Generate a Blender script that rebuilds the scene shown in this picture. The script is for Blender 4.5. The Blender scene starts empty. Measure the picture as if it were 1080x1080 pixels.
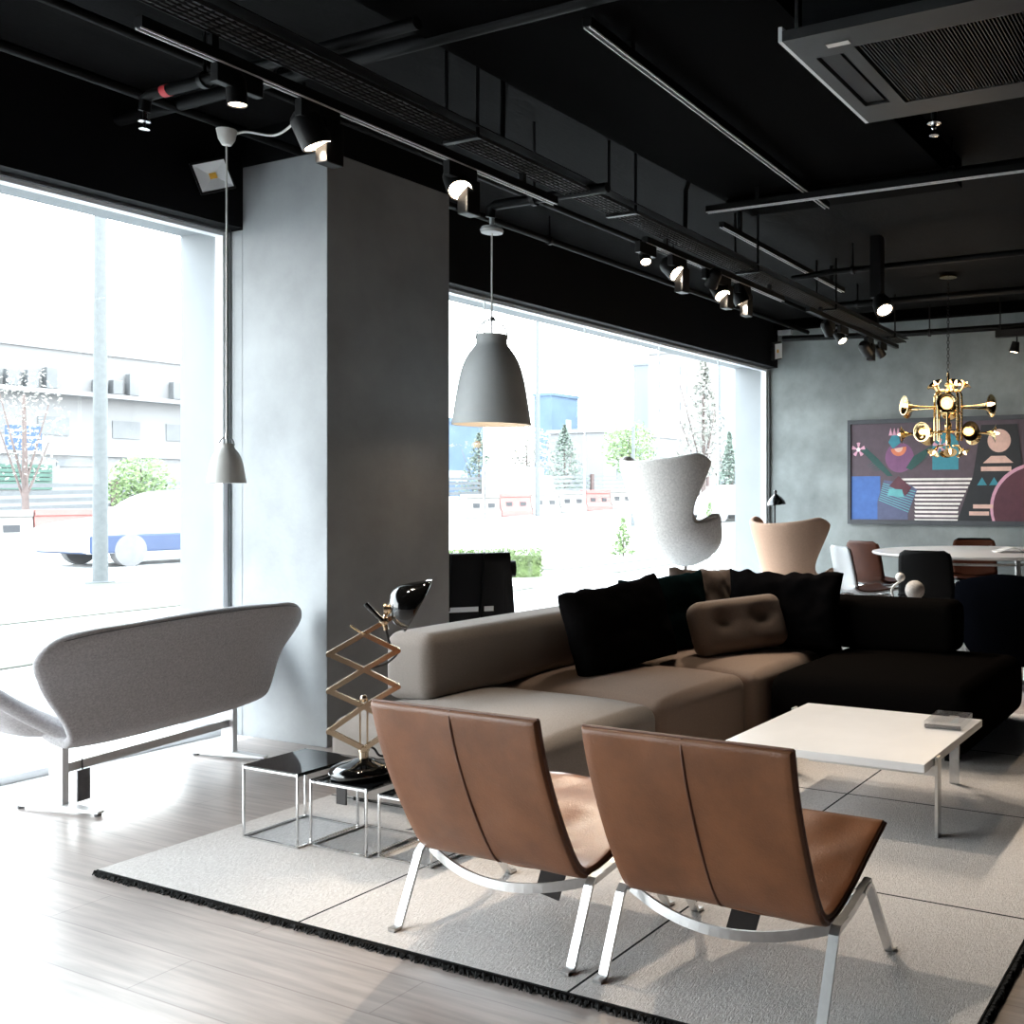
import bpy, bmesh, math, random
from mathutils import Matrix, Vector, Euler, noise

random.seed(7)
PI = math.pi
R = math.radians
scn = bpy.context.scene
C = scn.collection

# ------------------------------------------------------------------ camera
cam_d = bpy.data.cameras.new('camera')
cam_d.sensor_fit = 'HORIZONTAL'
cam_d.sensor_width = 36.0
cam_d.lens = 36.0
cam_d.shift_x = -0.25
cam_d.shift_y = -17.0 / 1080.0
cam_d.clip_end = 1000
cam = bpy.data.objects.new('camera', cam_d)
C.objects.link(cam)
cam.location = (0, 0, 1.25)
cam.rotation_euler = (PI / 2, 0, 0.4535 - PI / 2)
scn.camera = cam

# ------------------------------------------------------------------ world, sun, exposure
SKY = 9.0
SUN = 3.0
world = bpy.data.worlds.new('world')
scn.world = world
world.use_nodes = True
wn = world.node_tree
wn.nodes.clear()
wo = wn.nodes.new('ShaderNodeOutputWorld')
bg = wn.nodes.new('ShaderNodeBackground')
ramp = wn.nodes.new('ShaderNodeValToRGB')
tc = wn.nodes.new('ShaderNodeTexCoord')
sep = wn.nodes.new('ShaderNodeSeparateXYZ')
wn.links.new(tc.outputs['Generated'], sep.inputs[0])
wn.links.new(sep.outputs['Z'], ramp.inputs[0])
ramp.color_ramp.elements[0].position = 0.0
ramp.color_ramp.elements[0].color = (1.0, 1.0, 1.0, 1)
ramp.color_ramp.elements[1].position = 0.7
ramp.color_ramp.elements[1].color = (0.80, 0.90, 1.0, 1)
wn.links.new(ramp.outputs[0], bg.inputs['Color'])
bg.inputs['Strength'].default_value = SKY
wn.links.new(bg.outputs[0], wo.inputs[0])

sun_d = bpy.data.lights.new('sun', 'SUN')
sun_d.energy = SUN
sun_d.angle = R(3)
sun_d.color = (1.0, 0.97, 0.92)
sun = bpy.data.objects.new('sun', sun_d)
C.objects.link(sun)
sun.rotation_euler = (R(28), R(-8), R(0))

scn.view_settings.view_transform = 'Standard'
scn.view_settings.look = 'None'
scn.view_settings.exposure = 0.45
scn.view_settings.gamma = 1.0
scn.view_settings.use_curve_mapping = False
scn.cycles.max_bounces = 10
scn.cycles.diffuse_bounces = 5
scn.cycles.transparent_max_bounces = 16
scn.cycles.caustics_reflective = False
scn.cycles.caustics_refractive = False
scn.cycles.sample_clamp_indirect = 8.0
scn.cycles.use_denoising = True


def portal(name, loc, rot, sx, sy):
    d = bpy.data.lights.new(name, 'AREA')
    d.shape = 'RECTANGLE'
    d.size = sx
    d.size_y = sy
    d.cycles.is_portal = True
    o = bpy.data.objects.new(name, d)
    C.objects.link(o)
    o.location = loc
    o.rotation_euler = rot


portal('sky_portal', (-0.2, 5.34, 1.33), (R(-90), 0, 0), 7.7, 2.8)
portal('sky_portal', (7.26, 5.34, 1.33), (R(-90), 0, 0), 5.7, 2.8)


# ------------------------------------------------------------------ materials
def nd(nt, t, **kw):
    n = nt.nodes.new(t)
    for k, v in kw.items():
        setattr(n, k, v)
    return n


def mat(name, col, rough=0.5, metal=0.0, var=0.0, vscale=3.0, bump=0.0, bscale=60.0, coat=0.0,
        emit=None, estr=0.0, spec=0.5, stretch=(1, 1, 1), col2=None, sheen=0.0, detail=5.0):
    m = bpy.data.materials.new(name)
    m.use_nodes = True
    nt = m.node_tree
    b = nt.nodes['Principled BSDF']
    b.inputs['Base Color'].default_value = (*col, 1)
    b.inputs['Roughness'].default_value = rough
    b.inputs['Metallic'].default_value = metal
    b.inputs['Specular IOR Level'].default_value = spec
    if coat:
        b.inputs['Coat Weight'].default_value = coat
        b.inputs['Coat Roughness'].default_value = 0.05
    if sheen:
        b.inputs['Sheen Weight'].default_value = sheen
    if emit:
        b.inputs['Emission Color'].default_value = (*emit, 1)
        b.inputs['Emission Strength'].default_value = estr
    co = nd(nt, 'ShaderNodeTexCoord')
    mp = nd(nt, 'ShaderNodeMapping')
    mp.inputs['Scale'].default_value = stretch
    nt.links.new(co.outputs['Object'], mp.inputs[0])
    if var or col2:
        n = nd(nt, 'ShaderNodeTexNoise')
        n.inputs['Scale'].default_value = vscale
        n.inputs['Detail'].default_value = detail
        n.inputs['Roughness'].default_value = 0.6
        nt.links.new(mp.outputs[0], n.inputs['Vector'])
        r = nd(nt, 'ShaderNodeValToRGB')
        c2 = col2 if col2 else tuple(min(1, c * (1 + var)) for c in col)
        c1 = col if col2 else tuple(c * (1 - var) for c in col)
        r.color_ramp.elements[0].color = (*c1, 1)
        r.color_ramp.elements[1].color = (*c2, 1)
        r.color_ramp.elements[0].position = 0.3
        r.color_ramp.elements[1].position = 0.7
        nt.links.new(n.outputs['Fac'], r.inputs[0])
        nt.links.new(r.outputs[0], b.inputs['Base Color'])
    if bump:
        n2 = nd(nt, 'ShaderNodeTexNoise')
        n2.inputs['Scale'].default_value = bscale
        n2.inputs['Detail'].default_value = 4
        nt.links.new(mp.outputs[0], n2.inputs['Vector'])
        bp = nd(nt, 'ShaderNodeBump')
        bp.inputs['Strength'].default_value = bump
        bp.inputs['Distance'].default_value = 0.004
        nt.links.new(n2.outputs['Fac'], bp.inputs['Height'])
        nt.links.new(bp.outputs[0], b.inputs['Normal'])
    return m


def glass_mat(name, tint=(0.97, 0.99, 0.985), gloss=0.04):
    m = bpy.data.materials.new(name)
    m.use_nodes = True
    nt = m.node_tree
    nt.nodes.clear()
    o = nd(nt, 'ShaderNodeOutputMaterial')
    t = nd(nt, 'ShaderNodeBsdfTransparent')
    t.inputs[0].default_value = (*tint, 1)
    g = nd(nt, 'ShaderNodeBsdfGlossy')
    g.inputs['Roughness'].default_value = 0.02
    mx = nd(nt, 'ShaderNodeMixShader')
    mx.inputs[0].default_value = gloss
    nt.links.new(t.outputs[0], mx.inputs[1])
    nt.links.new(g.outputs[0], mx.inputs[2])
    nt.links.new(mx.outputs[0], o.inputs[0])
    return m


def emat(name, col, s):
    return mat(name, col, 0.4, emit=col, estr=s)


M = {}
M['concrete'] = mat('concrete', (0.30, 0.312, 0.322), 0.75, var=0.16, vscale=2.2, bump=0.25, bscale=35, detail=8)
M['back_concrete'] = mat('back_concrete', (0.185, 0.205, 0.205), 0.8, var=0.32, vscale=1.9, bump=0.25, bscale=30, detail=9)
M['ceiling'] = mat('ceiling_black', (0.0034, 0.0034, 0.0035), 0.9, spec=0.1, var=0.35, vscale=1.3, bump=0.5, bscale=14, stretch=(1, 3, 1), detail=8)
M['dark_wall'] = mat('dark_wall', (0.03, 0.03, 0.032), 0.8, var=0.1, vscale=2)
M['deep_black'] = mat('deep_black', (0.0008, 0.0008, 0.0009), 0.9, spec=0.02, var=0.2, vscale=2)
M['black_paint'] = mat('black_paint', (0.0022, 0.0026, 0.0034), 0.7, spec=0.15, var=0.25, vscale=2)
M['black_metal'] = mat('black_metal', (0.003, 0.003, 0.0034), 0.45, spec=0.25, var=0.1, vscale=8)
M['tray_metal'] = mat('tray_metal', (0.02, 0.021, 0.022), 0.6, metal=0.0, var=0.2, vscale=10)
M['track_edge_light'] = mat('track_edge_light', (0.7, 0.7, 0.71), 0.4, metal=0.0, var=0.1, vscale=20)  # matt white in place of metal, stands in for window light on the edges
M['white_paint'] = mat('white_paint', (0.8, 0.82, 0.84), 0.6, var=0.03, vscale=4)
M['exterior_white'] = mat('exterior_white', (0.24, 0.255, 0.27), 0.8, var=0.04, vscale=4)
M['frame_white'] = mat('frame_white', (0.78, 0.8, 0.82), 0.35, var=0.03, vscale=10)
M['frame_dark'] = mat('frame_dark', (0.08, 0.085, 0.09), 0.4, var=0.1, vscale=10)
M['joint'] = mat('joint', (0.7, 0.72, 0.73), 0.6, var=0.05, vscale=10)
M['glass'] = glass_mat('glass')
M['chrome'] = mat('chrome', (0.72, 0.72, 0.72), 0.18, metal=1.0, var=0.05, vscale=30)
M['satin_steel'] = mat('satin_steel', (0.62, 0.62, 0.62), 0.3, metal=1.0, var=0.06, vscale=40)
M['white_metal'] = mat('white_metal', (0.78, 0.79, 0.80), 0.35, metal=0.2, var=0.04, vscale=20)
M['brass'] = mat('brass', (0.72, 0.52, 0.26), 0.14, metal=1.0, var=0.08, vscale=12)
M['pale_brass'] = mat('pale_brass', (0.74, 0.60, 0.43), 0.25, metal=1.0, var=0.08, vscale=20)
M['gloss_black'] = mat('gloss_black', (0.004, 0.004, 0.004), 0.06, coat=0.6, var=0.1, vscale=5)
M['black_glass'] = mat('black_glass', (0.006, 0.007, 0.008), 0.04, coat=0.3, var=0.1, vscale=5)
M['cool_lit_fabric'] = mat('cool_lit_fabric', (0.27, 0.238, 0.217), 0.95, spec=0.15, var=0.14, vscale=160, bump=0.4, bscale=260, stretch=(1, 1, 2.5), sheen=0.15)  # sofa fabric with the cool daylight put into its colour
M['warm_lit_fabric'] = mat('warm_lit_fabric', (0.25, 0.18, 0.142), 0.95, spec=0.1, var=0.14, vscale=160, bump=0.4, bscale=260, stretch=(1, 1, 2.5), sheen=0.12)  # same sofa fabric, browner colour stands in for the warm light there
M['tuft_fabric'] = mat('tuft_fabric', (0.20, 0.15, 0.12), 0.95, spec=0.1, var=0.12, vscale=160, bump=0.4, bscale=260, sheen=0.1)
M['black_fabric'] = mat('black_fabric', (0.0040, 0.0034, 0.0031), 0.95, spec=0.0, var=0.25, vscale=120, bump=0.3, bscale=200)
M['black_linen'] = mat('black_linen', (0.0048, 0.0044, 0.0046), 0.9, spec=0.0, var=0.2, vscale=30, bump=0.3, bscale=120)
M['teal_linen'] = mat('teal_linen', (0.005, 0.012, 0.013), 0.9, spec=0.0, var=0.2, vscale=30, bump=0.3, bscale=120)
M['beige_linen'] = mat('beige_linen', (0.20, 0.15, 0.125), 0.9, var=0.12, vscale=40, bump=0.3, bscale=120)
M['navy_fabric'] = mat('navy_fabric', (0.0016, 0.0019, 0.003), 0.9, spec=0.0, var=0.2, vscale=100, bump=0.3, bscale=200)
M['swan_fabric'] = mat('swan_fabric', (0.43, 0.415, 0.425), 0.95, spec=0.15, var=0.22, vscale=120, bump=0.4, bscale=220, sheen=0.25)
M['egg_fabric'] = mat('egg_fabric', (0.52, 0.495, 0.475), 0.95, var=0.2, vscale=70, bump=0.35, bscale=180, sheen=0.1)
M['tan_fabric'] = mat('tan_fabric', (0.42, 0.27, 0.19), 0.9, var=0.08, vscale=90, bump=0.3, bscale=200)
M['leather'] = mat('leather', (0.20, 0.077, 0.031), 0.42, var=0.22, vscale=7, bump=0.25, bscale=170, detail=7)
M['seat_leather'] = mat('seat_leather', (0.215, 0.082, 0.033), 0.3, var=0.25, vscale=7, bump=0.25, bscale=150, detail=7)
M['leather_seam'] = mat('leather_seam', (0.13, 0.048, 0.024), 0.5, var=0.15, vscale=20, bump=0.3, bscale=300)
M['brown_leather'] = mat('brown_leather', (0.06, 0.018, 0.009), 0.5, spec=0.18, var=0.15, vscale=8, bump=0.15, bscale=150)
M['black_leather'] = mat('black_leather', (0.0018, 0.0022, 0.003), 0.55, spec=0.18, var=0.2, vscale=8, bump=0.2, bscale=150)
M['black_plastic'] = mat('black_plastic', (0.002, 0.002, 0.0023), 0.5, spec=0.12, var=0.1, vscale=8)
M['marble'] = mat('marble', (0.80, 0.78, 0.775), 0.28, var=0.05, vscale=3, detail=9)
M['table_white'] = mat('table_white', (0.80, 0.77, 0.75), 0.3, var=0.02, vscale=3)
M['lamp_grey'] = mat('lamp_grey', (0.52, 0.55, 0.56), 0.6, var=0.04, vscale=10, bump=0.1, bscale=120)
M['lamp_white'] = mat('lamp_white', (0.62, 0.61, 0.58), 0.5, var=0.03, vscale=10)
M['cable_white'] = mat('cable_white', (0.7, 0.7, 0.68), 0.5, var=0.04, vscale=20)
M['cable_black'] = mat('cable_black', (0.01, 0.01, 0.01), 0.5, var=0.1, vscale=20)
M['tag_dark'] = mat('tag_dark', (0.03, 0.025, 0.024), 0.6, var=0.15, vscale=20)
M['tag_grey'] = mat('tag_grey', (0.12, 0.12, 0.125), 0.6, var=0.15, vscale=20)
M['paper'] = mat('paper', (0.82, 0.78, 0.74), 0.7, var=0.05, vscale=20)
M['paper_print'] = mat('paper_print', (0.55, 0.38, 0.32), 0.6, var=0.3, vscale=25)
M['acrylic'] = glass_mat('acrylic', (0.92, 0.92, 0.92), 0.22)
M['red_label'] = mat('red_label', (0.5, 0.03, 0.04), 0.6, var=0.1, vscale=30)
M['bulb'] = emat('bulb', (1.0, 0.66, 0.34), 7.0)
M['lens'] = emat('lens', (1.0, 0.80, 0.58), 14.0)
M['lens_cool'] = emat('lens_cool', (1.0, 0.93, 0.85), 9.0)
M['reflector'] = mat('reflector', (0.85, 0.85, 0.83), 0.25, metal=0.6, var=0.05, vscale=30)
M['amber'] = mat('amber', (0.75, 0.42, 0.06), 0.4, var=0.1, vscale=30)
# outdoors
M['paving'] = mat('paving', (0.36, 0.36, 0.354), 0.9, var=0.06, vscale=0.8)
M['grass'] = mat('grass', (0.060, 0.063, 0.049), 0.95, var=0.14, vscale=1.5, bump=0.5, bscale=20)
M['post_grey'] = mat('post_grey', (0.085, 0.094, 0.098), 0.7, var=0.12, vscale=12)
M['barrier_white'] = mat('barrier_white', (0.17, 0.165, 0.158), 0.7, var=0.06, vscale=2)
M['barrier_red'] = mat('barrier_red', (0.235, 0.10, 0.092), 0.7, var=0.08, vscale=2)
M['slot_grey'] = mat('slot_grey', (0.035, 0.037, 0.042), 0.8, var=0.1, vscale=5)
M['fence_grey'] = mat('fence_grey', (0.10, 0.106, 0.113), 0.7, var=0.12, vscale=3)
M['fence_red'] = mat('fence_red', (0.07, 0.045, 0.042), 0.8, var=0.12, vscale=5)
M['facade'] = mat('facade', (0.16, 0.16, 0.163), 0.9, var=0.03, vscale=0.3)
M['facade_window'] = mat('facade_window', (0.10, 0.105, 0.11), 0.6, var=0.2, vscale=0.6)
M['facade_blue'] = mat('facade_blue', (0.06, 0.095, 0.15), 0.8, var=0.14, vscale=0.5)
M['facade_pale'] = mat('facade_pale', (0.24, 0.252, 0.264), 0.9, var=0.03, vscale=0.2)
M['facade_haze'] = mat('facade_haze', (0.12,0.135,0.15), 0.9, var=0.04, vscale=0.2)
M['shutter_green'] = mat('shutter_green', (0.045, 0.09, 0.072), 0.8, var=0.08, vscale=3)
M['sign_blue'] = mat('sign_blue', (0.022, 0.05, 0.115), 0.6, var=0.06, vscale=3)
M['leaf'] = mat('leaf', (0.125, 0.185, 0.075), 0.8, var=0.4, vscale=6)
M['leaf_hedge'] = mat('leaf_hedge', (0.075, 0.11, 0.035), 0.8, var=0.4, vscale=9)
M['bail_steel'] = mat('bail_steel', (0.12, 0.12, 0.125), 0.4, var=0.1, vscale=20)
M['leaf_dark'] = mat('leaf_dark', (0.105, 0.135, 0.112), 0.8, var=0.3, vscale=4)
M['leaf_pale'] = mat('leaf_pale', (0.2, 0.2, 0.18), 0.8, var=0.2, vscale=4)
M['trunk'] = mat('trunk', (0.11, 0.085, 0.08), 0.9, var=0.15, vscale=8)
M['car_white'] = mat('car_white', (0.3, 0.306, 0.318), 0.5, var=0.02, vscale=2)
M['car_blue_reflection'] = mat('car_blue_reflection', (0.018, 0.036, 0.09), 0.5, var=0.06, vscale=3)  # blue reflection on the white car's side, put into the colour
M['car_glass'] = mat('car_glass', (0.132, 0.144, 0.156), 0.2, var=0.1, vscale=3)
M['tyre'] = mat('tyre', (0.13, 0.13, 0.135), 0.8, var=0.1, vscale=6)
# painting colours
for k, c in dict(mauve=(0.075, 0.052, 0.068), blue=(0.045, 0.115, 0.34), stripe=(0.72, 0.68, 0.66), purple=(0.155, 0.062, 0.145),
                 teal=(0.03, 0.20, 0.26), dark=(0.010, 0.012, 0.016), slate=(0.075, 0.085, 0.16), green=(0.012, 0.06, 0.055),
                 flesh=(0.62, 0.40, 0.34), maroon=(0.085, 0.024, 0.038), pink=(0.58, 0.30, 0.40), orange=(0.55, 0.16, 0.08),
                 aqua=(0.10, 0.33, 0.36), border=(0.045, 0.05, 0.058)).items():
    M['art_' + k] = mat('art_' + k, c, 0.7, var=0.12, vscale=14, bump=0.1, bscale=80)


def floor_material():
    m = bpy.data.materials.new('wood_floor')
    m.use_nodes = True
    nt = m.node_tree
    b = nt.nodes['Principled BSDF']
    co = nd(nt, 'ShaderNodeTexCoord')
    mp = nd(nt, 'ShaderNodeMapping')
    mp.inputs['Rotation'].default_value = (0, 0, PI / 2)
    nt.links.new(co.outputs['Object'], mp.inputs[0])
    br = nd(nt, 'ShaderNodeTexBrick')
    br.inputs['Scale'].default_value = 1.0
    br.inputs['Brick Width'].default_value = 1.3
    br.inputs['Row Height'].default_value = 0.18
    br.inputs['Mortar Size'].default_value = 0.0022
    br.inputs['Color1'].default_value = (0.40, 0.345, 0.32, 1)
    br.inputs['Color2'].default_value = (0.47, 0.41, 0.38, 1)
    br.inputs['Mortar'].default_value = (0.31, 0.26, 0.24, 1)
    nt.links.new(mp.outputs[0], br.inputs['Vector'])
    mp2 = nd(nt, 'ShaderNodeMapping')
    mp2.inputs['Scale'].default_value = (14, 0.9, 1)
    nt.links.new(co.outputs['Object'], mp2.inputs[0])
    n = nd(nt, 'ShaderNodeTexNoise')
    n.inputs['Scale'].default_value = 3.0
    n.inputs['Detail'].default_value = 8
    nt.links.new(mp2.outputs[0], n.inputs['Vector'])
    r = nd(nt, 'ShaderNodeValToRGB')
    r.color_ramp.elements[0].position = 0.3
    r.color_ramp.elements[0].color = (0.72, 0.72, 0.72, 1)
    r.color_ramp.elements[1].position = 0.7
    r.color_ramp.elements[1].color = (1.1, 1.1, 1.1, 1)
    nt.links.new(n.outputs['Fac'], r.inputs[0])
    mx = nd(nt, 'ShaderNodeMixRGB', blend_type='MULTIPLY')
    mx.inputs[0].default_value = 1.0
    nt.links.new(br.outputs['Color'], mx.inputs[1])
    nt.links.new(r.outputs[0], mx.inputs[2])
    nt.links.new(mx.outputs[0], b.inputs['Base Color'])
    b.inputs['Roughness'].default_value = 0.32
    b.inputs['Specular IOR Level'].default_value = 0.85
    bp = nd(nt, 'ShaderNodeBump')
    bp.inputs['Strength'].default_value = 0.12
    bp.inputs['Distance'].default_value = 0.003
    nt.links.new(n.outputs['Fac'], bp.inputs['Height'])
    nt.links.new(bp.outputs[0], b.inputs['Normal'])
    return m


M['wood_floor'] = floor_material()


def rug_material():
    # wool rug: seams every 0.945 m (object space, origin at the rug's near left corner)
    m = bpy.data.materials.new('rug_wool')
    m.use_nodes = True
    nt = m.node_tree
    b = nt.nodes['Principled BSDF']
    co = nd(nt, 'ShaderNodeTexCoord')
    sp = nd(nt, 'ShaderNodeSeparateXYZ')
    nt.links.new(co.outputs['Object'], sp.inputs[0])
    facs = []
    for ax, st in (('X', 0.945), ('Y', 0.958)):
        a = nd(nt, 'ShaderNodeMath', operation='ADD')
        a.inputs[1].default_value = st / 2
        nt.links.new(sp.outputs[ax], a.inputs[0])
        w = nd(nt, 'ShaderNodeMath', operation='FLOORED_MODULO')
        w.inputs[1].default_value = st
        nt.links.new(a.outputs[0], w.inputs[0])
        s = nd(nt, 'ShaderNodeMath', operation='SUBTRACT')
        s.inputs[1].default_value = st / 2
        nt.links.new(w.outputs[0], s.inputs[0])
        ab = nd(nt, 'ShaderNodeMath', operation='ABSOLUTE')
        nt.links.new(s.outputs[0], ab.inputs[0])
        lt = nd(nt, 'ShaderNodeMath', operation='LESS_THAN')
        lt.inputs[1].default_value = 0.0042
        nt.links.new(ab.outputs[0], lt.inputs[0])
        facs.append(lt)
    mxm = nd(nt, 'ShaderNodeMath', operation='MAXIMUM')
    nt.links.new(facs[0].outputs[0], mxm.inputs[0])
    nt.links.new(facs[1].outputs[0], mxm.inputs[1])
    mp = nd(nt, 'ShaderNodeMapping')
    mp.inputs['Scale'].default_value = (1.0, 3.5, 1)
    nt.links.new(co.outputs['Object'], mp.inputs[0])
    n = nd(nt, 'ShaderNodeTexNoise')
    n.inputs['Scale'].default_value = 95
    n.inputs['Detail'].default_value = 5
    nt.links.new(mp.outputs[0], n.inputs['Vector'])
    r = nd(nt, 'ShaderNodeValToRGB')
    r.color_ramp.elements[0].position = 0.3
    r.color_ramp.elements[0].color = (0.56, 0.525, 0.505, 1)
    r.color_ramp.elements[1].position = 0.7
    r.color_ramp.elements[1].color = (0.78, 0.745, 0.725, 1)
    nt.links.new(n.outputs['Fac'], r.inputs[0])
    mx = nd(nt, 'ShaderNodeMixRGB')
    nt.links.new(mxm.outputs[0], mx.inputs[0])
    nt.links.new(r.outputs[0], mx.inputs[1])
    mx.inputs[2].default_value = (0.02, 0.02, 0.02, 1)
    nt.links.new(mx.outputs[0], b.inputs['Base Color'])
    b.inputs['Roughness'].default_value = 1.0
    b.inputs['Specular IOR Level'].default_value = 0.1
    bp = nd(nt, 'ShaderNodeBump')
    bp.inputs['Strength'].default_value = 0.9
    bp.inputs['Distance'].default_value = 0.005
    nt.links.new(n.outputs['Fac'], bp.inputs['Height'])
    nt.links.new(bp.outputs[0], b.inputs['Normal'])
    return m


M['rug'] = rug_material()
M['fringe'] = mat('fringe', (0.010, 0.010, 0.010), 1.0, var=0.2, vscale=60)


# ------------------------------------------------------------------ mesh builder
def T(x, y, z):
    return Matrix.Translation((x, y, z))


def RX(a): return Matrix.Rotation(a, 4, 'X')
def RY(a): return Matrix.Rotation(a, 4, 'Y')
def RZ(a): return Matrix.Rotation(a, 4, 'Z')


def frame_to(p0, p1, up=(0, 0, 1)):
    """matrix at p0 whose Z runs towards p1"""
    z = (Vector(p1) - Vector(p0)).normalized()
    u = Vector(up)
    if abs(z.dot(u)) > 0.99:
        u = Vector((0, 1, 0))
    x = u.cross(z).normalized()
    y = z.cross(x)
    m = Matrix((x, y, z)).transposed().to_4x4()
    m.translation = Vector(p0)
    return m


class MB:
    def __init__(s):
        s.v, s.f, s.mi = [], [], []

    def add(s, vs, fs, mi=0, m=None):
        k = len(s.v)
        s.v += [tuple(m @ Vector(v)) if m else tuple(v) for v in vs]
        s.f += [tuple(i + k for i in f) for f in fs]
        s.mi += [mi] * len(fs)
        return s

    def box(s, c, d, m=None, mi=0):
        x, y, z = d[0] / 2, d[1] / 2, d[2] / 2
        vs = [(c[0] + i * x, c[1] + j * y, c[2] + k * z) for i in (-1, 1) for j in (-1, 1) for k in (-1, 1)]
        fs = [(0, 1, 3, 2), (4, 6, 7, 5), (0, 4, 5, 1), (2, 3, 7, 6), (0, 2, 6, 4), (1, 5, 7, 3)]
        return s.add(vs, fs, mi, m)

    def b2(s, lo, hi, m=None, mi=0):
        return s.box([(a + b) / 2 for a, b in zip(lo, hi)], [b - a for a, b in zip(lo, hi)], m, mi)

    def bar(s, p0, p1, w, h, up=(0, 0, 1), mi=0):
        L = (Vector(p1) - Vector(p0)).length
        return s.box((0, 0, L / 2), (w, h, L), frame_to(p0, p1, up), mi)

    def tube(s, pts, r, n=10, closed=False, mi=0):
        pts = [Vector(p) for p in pts]
        N = len(pts)
        rr = r if isinstance(r, (list, tuple)) else [r] * N
        vs, fs = [], []
        prev = None
        for i, p in enumerate(pts):
            a = pts[i - 1] if (i > 0 or closed) else p
            b = pts[(i + 1) % N] if (i < N - 1 or closed) else p
            t = (b - a).normalized()
            if prev is None:
                x = t.orthogonal().normalized()
            else:
                x = (prev - t * prev.dot(t))
                x = x.normalized() if x.length > 1e-6 else t.orthogonal().normalized()
            prev = x
            y = t.cross(x)
            for k in range(n):
                q = 2 * PI * k / n
                vs.append(p + (x * math.cos(q) + y * math.sin(q)) * rr[i])
        for i in range(N if closed else N - 1):
            j = (i + 1) % N
            for k in range(n):
                l = (k + 1) % n
                fs.append((i * n + k, i * n + l, j * n + l, j * n + k))
        if not closed:
            fs.append(tuple(range(n))[::-1])
            fs.append(tuple((N - 1) * n + k for k in range(n)))
        return s.add(vs, fs, mi)

    def lathe(s, prof, n=32, m=None, mi=0):
        vs, fs = [], []
        P = len(prof)
        for r, z in prof:
            for k in range(n):
                q = 2 * PI * k / n
                vs.append((max(r, 1e-5) * math.cos(q), max(r, 1e-5) * math.sin(q), z))
        for i in range(P - 1):
            for k in range(n):
                l = (k + 1) % n
                fs.append((i * n + k, i * n + l, (i + 1) * n + l, (i + 1) * n + k))
        return s.add(vs, fs, mi, m)

    def cyl(s, p0, p1, r, n=20, mi=0, r1=None):
        L = (Vector(p1) - Vector(p0)).length
        return s.lathe([(0, 0), (r, 0), (r1 if r1 is not None else r, L), (0, L)], n, frame_to(p0, p1), mi)

    def sphere(s, c, r, n=20, sc=(1, 1, 1), mi=0):
        k = n // 2
        prof = [(r * math.sin(PI * i / k), -r * math.cos(PI * i / k)) for i in range(k + 1)]
        return s.lathe(prof, n, T(*c) @ Matrix.Diagonal((*sc, 1)), mi)

    def grid(s, fn, nu, nv, mi=0, m=None, wrap=False):
        vs, fs = [], []
        for i in range(nu):
            for j in range(nv):
                vs.append(fn(i / (nu if wrap else nu - 1), j / (nv - 1)))
        for i in range(nu if wrap else nu - 1):
            a, b = i, (i + 1) % nu
            for j in range(nv - 1):
                fs.append((a * nv + j, b * nv + j, b * nv + j + 1, a * nv + j + 1))
        return s.add(vs, fs, mi, m)

    def prism(s, poly, h, m=None, mi=0):
        """polygon in XY extruded to z = h"""
        n = len(poly)
        vs = [(x, y, 0) for x, y in poly] + [(x, y, h) for x, y in poly]
        fs = [tuple(range(n))[::-1], tuple(range(n, 2 * n))]
        fs += [(i, (i + 1) % n, n + (i + 1) % n, n + i) for i in range(n)]
        return s.add(vs, fs, mi, m)

    def rbox(s, c, d, r, n=10, top=0.0, side=0.0, m=None, mi=0, squash=2.0):
        """box with big soft rounded edges; top = crown height, side = outward bulge"""
        hx, hy, hz = d[0] / 2, d[1] / 2, d[2] / 2
        r = min(r, hx, hy, hz)
        vs, fs = [], []
        idx = {}

        def coord(i, h):
            # denser samples towards the edges
            k = n // 3
            inner = h - r
            if i <= k:
                q = PI / 4 * (i / k)
                return -inner - r * math.cos(q) if False else -h + r * (1 - math.cos(PI / 2 * i / k)) * 1.0
            if i >= n - k:
                j = n - i
                return h - r * (1 - math.cos(PI / 2 * j / k))
            return -inner + 2 * inner * (i - k) / (n - 2 * k)
        for i in range(n + 1):
            for j in range(n + 1):
                for k in range(n + 1):
                    if 0 < i < n and 0 < j < n and 0 < k < n:
                        continue
                    p = Vector((coord(i, hx), coord(j, hy), coord(k, hz)))
                    q = Vector((max(-hx + r, min(hx - r, p.x)), max(-hy + r, min(hy - r, p.y)), max(-hz + r, min(hz - r, p.z))))
                    dlt = p - q
                    if dlt.length > 1e-9:
                        mx = max(abs(dlt.x), abs(dlt.y), abs(dlt.z))
                        p = q + dlt.normalized() * r * 1.0
                    fx, fy, fz = p.x / hx, p.y / hy, p.z / hz
                    if top and p.z > 0:
                        p.z += top * (1 - fx ** 4) * (1 - fy ** 4) * max(0, fz) ** squash
                    if side:
                        w = (1 - fz * fz)
                        p.x += side * fx * w * (1 - fy ** 4)
                        p.y += side * fy * w * (1 - fx ** 4)
                    idx[(i, j, k)] = len(vs)
                    vs.append(p + Vector(c))
        for a in range(n):
            for b in range(n):
                for e in (0, n):
                    fs.append((idx[(e, a, b)], idx[(e, a + 1, b)], idx[(e, a + 1, b + 1)], idx[(e, a, b + 1)]))
                    fs.append((idx[(a, e, b)], idx[(a + 1, e, b)], idx[(a + 1, e, b + 1)], idx[(a, e, b + 1)]))
                    fs.append((idx[(a, b, e)], idx[(a + 1, b, e)], idx[(a + 1, b + 1, e)], idx[(a, b + 1, e)]))
        return s.add(vs, fs, mi, m)

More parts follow.
